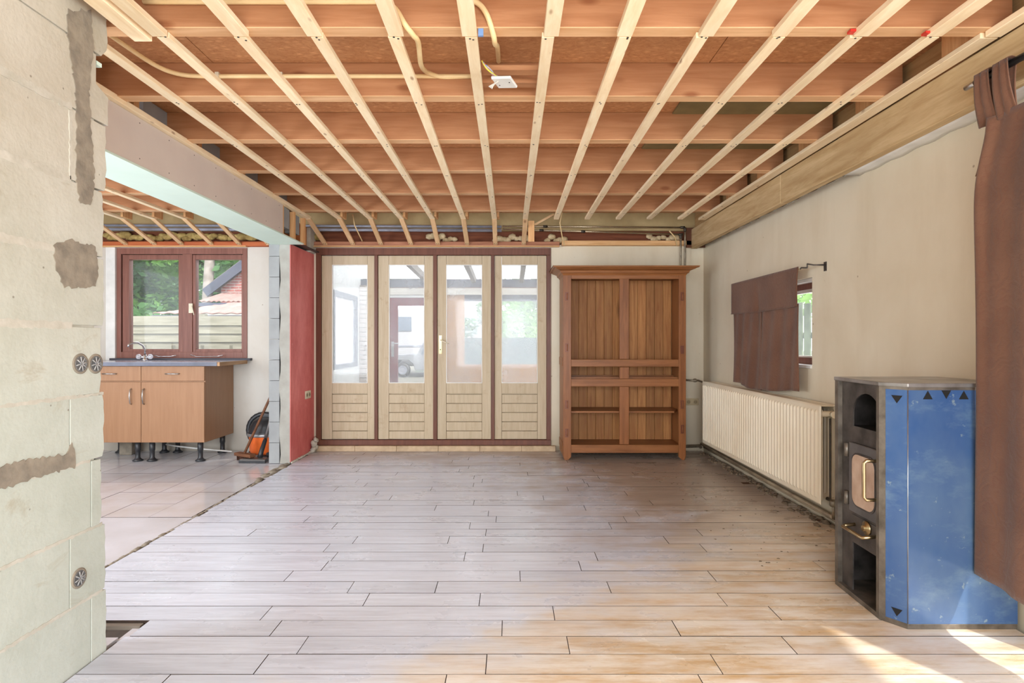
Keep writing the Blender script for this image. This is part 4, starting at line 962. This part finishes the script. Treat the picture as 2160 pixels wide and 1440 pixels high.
MB().bar(P(1128, 474, 5.72), P(1168, 452, 5.72), .02, .02).build('brace', DROPM, ceiling)

# ---- ceiling conduits
def smooth(pts, n=8):
    pts = [Vector(p) for p in pts]; out = []
    for i in range(len(pts)-1):
        p0 = pts[max(i-1, 0)]; p1 = pts[i]; p2 = pts[i+1]; p3 = pts[min(i+2, len(pts)-1)]
        for k in range(n):
            t = k/n; out.append(.5*((2*p1)+(-p0+p2)*t+(2*p0-5*p1+4*p2-p3)*t*t+(-p0+3*p1-3*p2+p3)*t**3))
    return out+[pts[-1]]
zc = CH+1.297; yj = 2.863-.068-.012; yk = 2.252-.068-.012
C1 = MB().tube(smooth([(-1.70, 2.2, zc), (-1.69, 2.45, zc), (-1.66, 2.66, zc-.005), (-1.60, 2.75, zc-.005), (-1.50, yj, zc), (-1.3, yj, zc), (-.6, yj, zc), (-.19, yj, zc)]), .0105, 12).build('conduit', CONDUIT, label='long cream conduit running along a joist from the block wall to the junction plate', cat='conduit')
for x in (-1.43, -1.12, -.83, -.5): MB().box(x-.009, x+.009, yj-.012, yj+.013, zc-.014, zc+.016).build('clip', IVORY, C1)
MB().tube([(-1.695, 2.35, zc), (-1.69, 2.39, zc)], .015, 12).build('coupling', CONDUIT, C1)
MB().tube(smooth([(-1.4, yk, zc), (-.62, yk, zc), (-.50, yk, zc-.002), (-.44, yk-.01, zc-.03), (-.40, yk-.005, zc-.09), (-.375, yk+.03, ZB-.02), (-.365, 2.26, ZB-.018), (-.385, 2.45, zc-.10), (-.40, 2.66, zc-.03), (-.385, 2.745, zc-.005), (-.33, yj+.0, zc-.003), (-.20, yj, zc)]), .0105, 12).build('conduit', CONDUIT, label='cream conduit with an S bend crossing under the nearest joist', cat='conduit')
MB().tube(smooth([(-.20, yk, zc+.01), (-.13, yk-.005, zc-.005), (-.09, yk-.005, zc-.05), (-.065, yk+.03, ZB-.018), (-.06, 2.27, ZB-.018), (-.055, 2.45, zc-.03), (-.056, 2.76, ZD-.012)]), .0105, 12).build('conduit', CONDUIT, label='short cream conduit bending up into a hole in the deck above the junction plate', cat='conduit')
JP = thing('junction_plate', (X(1060, 2.6), 2.6, Z(182, 2.6)), 'white ceiling junction plate dangling from coloured wires', 'junction box')
Mj = Matrix.Translation(P(1064, 173, 2.46)) @ Matrix.Rotation(math.radians(-20), 4, 'Z') @ Matrix.Rotation(math.radians(-3), 4, 'X') @ Matrix.Rotation(math.radians(8), 4, 'Y')
MB().box(-.045, .045, -.045, .045, -.006, .006, Mj, bev=.003).build('cover', WHITE, JP)
for a, b in ((.026, -.008), (-.028, .015)): MB().lathe([(.003, -.0075), (.003, -.006)], Mj @ Vector((a, b, 0)), 'Z', 8).build('screw_hole', SOOT, JP)
WC = [((236, 220, 90), 'yellow'), ((150, 160, 176), 'grey'), ((210, 110, 60), 'orange'), ((120, 150, 190), 'blue'), ((190, 190, 190), 'white')]
for i, (c, nm) in enumerate(WC):
    a = P(1016+i*3, 128+i*3, 2.47); b = P(1050-i*3, 163+i, 2.45)
    MB().tube(smooth([a+Vector((0, 0, 0)), P(1028+i*3, 146+2*i, 2.47), b]), .0034, 6).build('wire', plain('wire_'+nm, c, .4), JP)
for i in range(3): MB().tube(smooth([P(1036, 163, 2.46), P(1048-3*i, 160+i, 2.46), P(1052-4*i, 170+2*i, 2.45), P(1042-i, 178, 2.44), P(1037-3*i, 187-2*i, 2.44)]), .0034, 6).build('wire', plain('wire_loop', (196, 190, 180), .4), JP)
MB().box(*[v for v in (X(1008, 2.17), X(1019, 2.17), 2.19, 2.20, Z(78, 2.2), Z(62, 2.2))]).build('spacer', plain('blue_spacer', (120, 156, 206), .4), label='small blue plastic spacer beside the middle batten', cat='spacer')
for (px, py, lab) in ((1957, 72, 'small red plastic spacer on the batten nearest the timber beam'), (1800, 68, 'small red plastic spacer above the second batten from the timber beam')):
    MB().box(X(px-10, 2.2), X(px+9, 2.2), 2.185, 2.21, Z(py+2, 2.2), Z(py-3, 2.2)).build('spacer', plain('red_spacer', (206, 50, 40), .4), label=lab, cat='spacer')

# ================================================================== OUTSIDE
GZ0 = -.35
GRD = plain('paving', (126, 122, 112), .9, c2=(104, 104, 90), sc_=1.2)
B(-60, 60, YB+.3, 90, GZ0-.2, GZ0).build('ground', GRD, label='pale paved ground outside the house', cat='ground', kind='structure')
# veranda
VY = 8.6
V = thing('veranda', (-.6, 7.3, GZ0), 'glazed lean-to veranda with milky roof outside the garden doors', 'veranda', kind='structure')
GRW = wood('grey_wood', (96, 98, 106), (76, 76, 84), GX, .7); PALE = wood('pale_wood', (222, 216, 204), (200, 192, 178), GX, .7); PALEY = wood('pale_rafter', (150, 140, 128), (124, 114, 102), GY, .7)
PLY = wood('plywood', (190, 146, 102), (168, 120, 78), GZ, .7, (160, 104, 60), kscale=1.2, vary=(.98, 1.02))
B(-2.4, 1.75, VY-.02, VY+.1, GZ0, .02).build('base_wall', GRW, V)
B(-2.4, 1.75, YB+.25, VY, GZ0, -.02).build('deck', GRD, V)
B(-2.4, 1.75, VY-.03, VY+.08, Z(606, VY), Z(589, VY)).build('fascia', GRW, V); B(-2.4, 1.75, VY-.05, VY+.05, Z(622, VY), Z(608, VY)).build('beam', PALE, V)
B(-2.4, 1.75, VY-.02, VY+.03, Z(608.5, VY), Z(605.5, VY)).build('strip', FRAMEB, V)
for x in (-1.26, -.545, .17, .60, 1.3): MB().bar((x, 6.35, 2.17), (x, VY+.2, 2.08), .06, .09).build('rafter', PALEY, V)
for i, x in enumerate((-2.4, -1.26, -.545, .17, .88)):
    MB().bar((x+.36 if i else x+.57, 6.2, 2.26), (x+.36 if i else x+.57, VY+.4, 2.16), .70 if i else 1.13, .012).build('roof_sheet', POLYC, V)
# left side wall of the veranda with its window
LWX = -2.25
BM(hole_wall('X', LWX-.1, LWX, YB+.2, VY+.1, GZ0, 2.3, [(7.24, 8.36, .80, 1.82)])).build('side_wall', WHITE, V)
sw = BM([(LWX-.06, LWX+.012, 7.24, 7.30, .80, 1.82), (LWX-.06, LWX+.012, 8.28, 8.36, .80, 1.82), (LWX-.06, LWX+.012, 7.3, 8.28, 1.75, 1.82), (LWX-.06, LWX+.012, 7.3, 8.28, .80, .86)]).build('side_window_frame', GRW, V)
B(LWX-.03, LWX-.025, 7.3, 8.28, .86, 1.75).build('pane', HAZY, sw)
BRKW = plain('whitewashed_brick', (214, 206, 198), .9, c2=(196, 180, 168), sc_=20)
for i in range(34):
    z = GZ0+.02+i*.068; off = -.05 if i % 2 else 0
    B(LWX+.001, LWX+.11, VY-.13, VY-.03, z, z+.058, bev=.004).build('brick', BRKW, V)
B(LWX+.01, LWX+.10, VY-.12, VY-.03, GZ0, 2.0).build('mortar', CEMENT, V)
# red outer door
RDm = wood('dark_red_door', (130, 52, 56), (108, 40, 44), GZ, .5); rx0, rx1 = X(822, VY), X(930, VY)
OD = thing('outer_door', ((rx0+rx1)/2, VY, GZ0), 'dark red glazed door in the far side of the veranda', 'door', kind='structure')
zt_ = Z(628, VY)
for a, b, c, d, nm in ((rx0, rx0+.125, .02, zt_, 'stile'), (rx1-.125, rx1, .02, zt_, 'stile'), (rx0+.125, rx1-.125, zt_-.12, zt_, 'rail'), (rx0+.125, rx1-.125, .02, .45, 'rail')):
    B(a, b, VY-.02, VY+.02, c, d).build(nm, RDm, OD)
BM([(rx0-.05, rx0-.002, VY-.03, VY+.04, .02, zt_+.04), (rx1+.002, rx1+.05, VY-.03, VY+.04, .02, zt_+.04), (rx0-.002, rx1+.002, VY-.03, VY+.04, zt_+.002, zt_+.04)]).build('door_surround', WHITE, OD)
B(rx0+.125, rx1-.125, VY-.003, VY+.003, .45, zt_-.12).build('pane', CLEAR, OD)
B(rx0+.03, rx0+.07, VY-.03, VY-.02, Z(752, VY), Z(720, VY)).build('handle_plate', STEEL, OD); MB().tube([(rx0+.05, VY-.03, 1.13), (rx0+.05, VY-.07, 1.13), (rx0+.15, VY-.07, 1.13)], .009, 8).build('lever', STEEL, OD)
# plywood and right hand glazing
B(X(935, VY), X(980, VY), VY-.012, VY+.012, .02, Z(622, VY)).build('plywood_panel', PLY, V)
B(X(980, VY), 1.75, VY-.012, VY+.012, .02, Z(768, VY)).build('plywood_panel', PLY, V)
B(X(980, VY), 1.75, VY-.01, VY+.01, Z(768, VY), Z(712, VY)).build('grey_panel', plain('green_grey_panel', (92, 110, 106), .5), V)
B(X(980, VY), 1.75, VY-.02, VY+.02, Z(635, VY), Z(622, VY)).build('top_board', GRW, V)
B(X(1034, VY), X(1044, VY), VY-.03, VY+.03, .02, Z(622, VY)).build('post', GRW, V); B(1.65, 1.75, VY-.04, VY+.04, GZ0, 2.0).build('post', GRW, V)
B(X(980, VY), X(1034, VY), VY-.002, VY+.002, Z(712, VY), Z(635, VY)).build('pane', CLEAR, V); B(X(1044, VY), 1.65, VY-.002, VY+.002, Z(712, VY), Z(635, VY)).build('pane', CLEAR, V)

# ---- caravan and off-road car
CVW = plain('caravan_white', (190, 190, 192), .35, c2=(184, 184, 188)); TINT = plain('tinted_glass', (120, 134, 150), .1)
CV = thing('caravan', (-6.5, 26, GZ0), 'white caravan parked behind the car, seen through the door glass', 'caravan')
MB().prism([(-10.4, .15), (-10.1, .05), (-2.6, .05), (-2.3, .25), (-2.25, 2.3), (-2.6, 2.62), (-10.0, 2.62), (-10.5, 2.2)], 25.6, 27.8, 'Y').build('body', CVW, CV, bevel=.06)
for a, b in ((838, 868), (715, 745), (1000, 1040)): 
    if a < 950: BP(a, b, 668, 698, 25.6, 25.56, 25.6, bev=.01).build('window', TINT, CV)
BP(600, 995, 728, 731, 25.6, 25.57, 25.6).build('trim_line', GREYP, CV)
for x in (-6.2, -8): MB().lathe([(.33, -.1), (.33, .1)], (x, 25.8, GZ0+.33), 'Y', 20).build('wheel', BLACKP, CV)
CR = thing('car', (-3.6, 24, GZ0), 'pale boxy off-road car with a big front wheel, seen through the red door', 'car')
wz = Z(780, 24); wxx = X(850, 24)
PAINT = plain('pale_car_paint', (150, 156, 164), .3)
CRB = MB().prism([(wxx-.8, wz+.1), (wxx-.75, wz+.55), (wxx-.6, wz+.62), (wxx+.6, wz+.68), (wxx+.85, wz+1.15), (wxx+3.0, wz+1.15), (wxx+3.1, wz+.6), (wxx+3.15, wz+.1), (wxx+.5, wz-.02), (wxx+.42, wz+.25), (wxx+.22, wz+.42), (wxx-.22, wz+.42), (wxx-.42, wz+.25), (wxx-.5, wz+.02)], 24.0, 25.4, 'Y').build('body', PAINT, CR, bevel=.03)
MB().prism([(wxx+.75, wz+.66), (wxx+.92, wz+1.05), (wxx+1.5, wz+1.05), (wxx+1.5, wz+.66)], 23.98, 24.0, 'Y').build('window', TINT, CRB)
for x in (wxx, wxx+2.5):
    t = MB().lathe([(.20, -.1), (.29, -.1), (.31, -.06), (.31, .1), (.2, .1)], (x, 24.0, wz), 'Y', 28).build('wheel', BLACKP, CR)
    MB().lathe([(.19, -.11), (.19, -.1), (.06, -.13), (.05, -.13)], (x, 24.0, wz), 'Y', 20).build('rim', GREYP, t)
B(wxx+.55, wxx+2.0, 23.95, 24.0, wz-.1, wz+.0).build('side_step', plain('step_grey', (130, 144, 140), .5), CRB)
VN = thing('van', (-1.2, 20, GZ0), 'white van with a grey glazed side, seen through the third door leaf', 'van')
B(-2.0, -.42, 20, 23.5, GZ0+.4, 2.75, bev=.08).build('body', CVW, VN); BP(965, 1045, 668, 708, 20, 19.97, 20.0, bev=.01).build('window', plain('van_side', (160, 182, 196), .2), VN)
for x in (-1.7, -.7): MB().lathe([(.34, -.1), (.34, .1)], (x, 20.1, GZ0+.34), 'Y', 20).build('wheel', BLACKP, VN)

# ---- trees
def foliage(c, r, n, size, mt, seed, parent, squash=1.0):
    rnd = random.Random(seed); bm = MB(); c = Vector(c); cl = [(Vector((rnd.gauss(0, .42)*r, rnd.gauss(0, .42)*r, rnd.gauss(0, .42)*r*squash)), rnd.uniform(.18, .36)*r) for _ in range(26)]
    for i in range(n):
        o, cr = cl[i % len(cl)]; d = Vector((rnd.gauss(0, 1), rnd.gauss(0, 1), rnd.gauss(0, 1))).normalized()*cr*rnd.uniform(.6, 1)
        p = c+o+d; s_ = size*rnd.uniform(.6, 1.3); a = Vector((rnd.gauss(0, 1), rnd.gauss(0, 1), rnd.gauss(0, .5))).normalized(); b = a.cross(Vector((rnd.gauss(0, 1), rnd.gauss(0, 1), rnd.gauss(0, 1)))).normalized()
        q = [bm.bm.verts.new(p+a*s_), bm.bm.verts.new(p+b*s_*.45), bm.bm.verts.new(p-a*s_), bm.bm.verts.new(p-b*s_*.45)]
        bm.bm.faces.new(q)
    return bm.build('foliage', mt, parent, recalc=False, kind='stuff')
BARK = plain('pale_bark', (150, 142, 134), .9, c2=(112, 104, 96), sc_=6); BARKD = plain('dark_bark', (110, 96, 80), .9)
def tree(x, y, h, r, mt, seed, label, n=5200, size=.14, bark=BARKD, trunk=True, squash=1.25, grp='trees beyond the garden fence'):
    t = thing('tree', (x, y, GZ0), label, 'tree', grp)
    if trunk: MB().tube([(x, y, GZ0), (x+.05, y, h*.4), (x+.12, y, h)], .16, 10, radii=[.2, .15, .08]).build('trunk', bark, t)
    foliage((x, y, h), r, n, size, mt, seed, t, squash)
tree(-13.5, 18, 3.4, 2.9, LEAF[0], 1, 'bright green bushy tree at the left of the kitchen window', 9000)
tree(-11.2, 19.5, 4.2, 3.2, LEAF[1], 2, 'deeper green tree right behind the shed in the left kitchen window light', 9000)
tree(-9.8, 24, 5.0, 3.8, LEAF[0], 3, 'tall green tree far behind the pale trunk', 8000, .18)
tree(-17.5, 28, 5.5, 4.6, LEAF[1], 4, 'broad dark tree filling the background left of the kitchen window', 9000, .24)
tree(-9.5, 30, 6.5, 5.5, LEAF[1], 5, 'farthest dark tree behind the brick house', 9000, .26)
tree(-12.0, 14.0, 2.0, 1.3, LEAF[2], 6, 'light green shrub above the fence at the lower left of the kitchen window', 3000, .10, trunk=False)
# the pale trunk
MB().tube([(-8.6, 16.4, GZ0), (-8.75, 16.4, 2.0), (-8.62, 16.4, 4.2), (-8.6, 16.4, 7.0)], .12, 12, radii=[.17, .14, .13, .1]).build('bare_trunk', BARK, label='pale bare tree trunk seen in the right kitchen window light', cat='tree trunk')
tree(1.4, 15.5, 2.1, 1.9, LEAF[0], 7, 'green bush behind the veranda, seen through the rightmost door leaf', 6000, .10, grp=None)
tree(.2, 18, 1.6, 1.5, LEAF[1], 8, 'small dark bush left of the bigger one behind the veranda', 3000, .10, grp=None, trunk=False)
tree(8.2, 12.2, 2.6, 2.6, LEAF[2], 9, 'bright green tree outside the small right-hand window', 7000, .12, grp=None)
# ---- board fence
FN = thing('fence', (-6, 9, GZ0), 'weathered horizontal board fence outside the kitchen window', 'fence')
FW = wood('weathered_board', (130, 127, 112), (98, 95, 80), GX, .8, vary=(.93, 1.05))
for i in range(11):
    z1 = Z(667, 9)-i*.132
    if z1 < .25: break
    MB().bar((-8.6, 9.0+.0, z1-.07), (-3.2, 9.0, z1-.07), .022, .15, up=(0, .22, 1)).build('board', FW, FN)
for x in (-8.2, -6.55, -4.9, -3.3): B(x-.05, x+.05, 9.04, 9.12, GZ0, 1.60).build('post', FW, FN)
for i, x in enumerate((-6.0, -5.55, -5.1, -4.65)):
    B(x, x+.3, 8.82, 8.92, GZ0, Z(728, 8.85)).build('pallet_block', FW, label=['leftmost', 'second from left', 'third from left', 'rightmost'][i]+' pale wooden block standing in front of the garden fence', cat='block')
# ---- shed with tiled roof
SH = thing('shed', (-6.5, 11.8, GZ0), 'low shed with pinkish pantile roof just behind the fence', 'shed')
TL = plain('pink_pantile', (146, 118, 110), .8, c2=(122, 94, 86), sc_=8)
sx0_, sx1_ = X(322, 11), X(560, 11); zeave = Z(664, 11)
B(sx0_+.3, sx1_, 11.25, 13.2, GZ0, zeave-.03).build('walls', PALE, SH)
def tile_fn(u, v):
    y = 11.0+1.7*v; x = sx0_+v*.9+(sx1_-sx0_-v*.9)*u; z = zeave+.62*v*.55+.022*abs(math.sin((x)*PI/.24)); vv_ = (v*6) % 1
    return Vector((x, y, z+.018*(1-vv_)))
MB().grid(tile_fn, 180, 36).build('roof_tiles', TL, SH, solid=.02, recalc=False)
B(sx0_, sx1_, 10.97, 11.02, zeave-.05, zeave-.005).build('eaves_board', GRW, SH)
# ---- brick house
HS = thing('brick_house', (-6, 16, GZ0), 'pale red brick gabled house with a grey bargeboard beyond the shed', 'house')
def mk_brick():
    m = NM('pale_brick', .85); b = m.n.new('ShaderNodeTexBrick'); c = m.n.new('ShaderNodeCombineXYZ'); s_ = m.sep(); m.l(s_[0], c.inputs[0]); m.l(s_[2], c.inputs[1]); m.l(c.outputs[0], b.inputs['Vector'])
    b.inputs['Color1'].default_value = lin((150, 88, 80)); b.inputs['Color2'].default_value = lin((128, 70, 64)); b.inputs['Mortar'].default_value = lin((150, 140, 134)); b.inputs['Scale'].default_value = 1.0
    b.inputs['Brick Width'].default_value = .24; b.inputs['Row Height'].default_value = .08; b.inputs['Mortar Size'].default_value = .012; m.color(b.outputs['Color']); return m.m
ex, ez = X(440, 16), Z(614, 16); sl_ = (Z(553, 16)-ez)/(X(519, 16)-ex); ap = ex+1.95; az = ez+sl_*1.95
MB().prism([(ex+.3, GZ0), (ex+.3, ez+.1), (ap, az-.15), (2*ap-ex-.3, ez+.1), (2*ap-ex-.3, GZ0)], 16.1, 22, 'Y').build('walls', mk_brick(), HS)
ROOFG = plain('grey_roof_tile', (130, 122, 118), .8, c2=(110, 102, 98), sc_=6)
for s_ in (0, 1):
    a = Vector((ex-.05 if not s_ else 2*ap-ex+.05, 0, ez)); b = Vector((ap, 0, az))
    MB().bar(Vector((a.x, 19, a.z+.05)), Vector((b.x, 19, b.z+.05)), 6.2, .1, up=(0, 0, 1)).build('roof_slope', ROOFG, HS)
    MB().bar(Vector((a.x, 15.9, a.z-.06)), Vector((b.x, 15.9, b.z-.06)), .05, .24).build('bargeboard', plain('slate_board', (60, 64, 78), .6), HS)
LN = thing('lean_to', (-7, 14.9, GZ0), 'low tiled outbuilding with dark gutter in front of the brick house', 'outbuilding')
g0, g1 = X(415, 14.6), X(560, 14.6); gz = Z(641, 14.6)
B(g0+.1, g1, 14.8, 15.9, GZ0, gz-.05).build('walls', PALE, LN); B(g0, g1, 14.58, 14.7, gz-.06, gz+.03).build('gutter', plain('slate_gutter', (70, 74, 90), .5), LN)
MB().grid(lambda u, v: Vector((g0+(g1-g0)*u, 14.6+1.2*v, gz+.05+.3*v+.03*abs(math.sin(u*PI*14)))), 140, 6).build('roof_tiles', TL, LN, solid=.02, recalc=False)
# right hand side outside: palisade fence seen in the small window
PF = thing('picket_fence', (4.6, 8.5, GZ0), 'mossy upright board fence outside the small window in the right wall', 'fence')
for i in range(26):
    y = 6.2+i*.20; x = 3.9
    B(x, x+.02, y, y+.16, GZ0, 1.66+.03*math.sin(i*2.1), bev=.003).build('board', plain('mossy_board', (112, 124, 98), .8, c2=(74, 84, 62), sc_=5) if i == 0 else bpy.data.materials['mossy_board'], PF)
B(3.93, 3.97, 6.2, 11.4, 1.2, 1.28).build('rail', FW, PF)
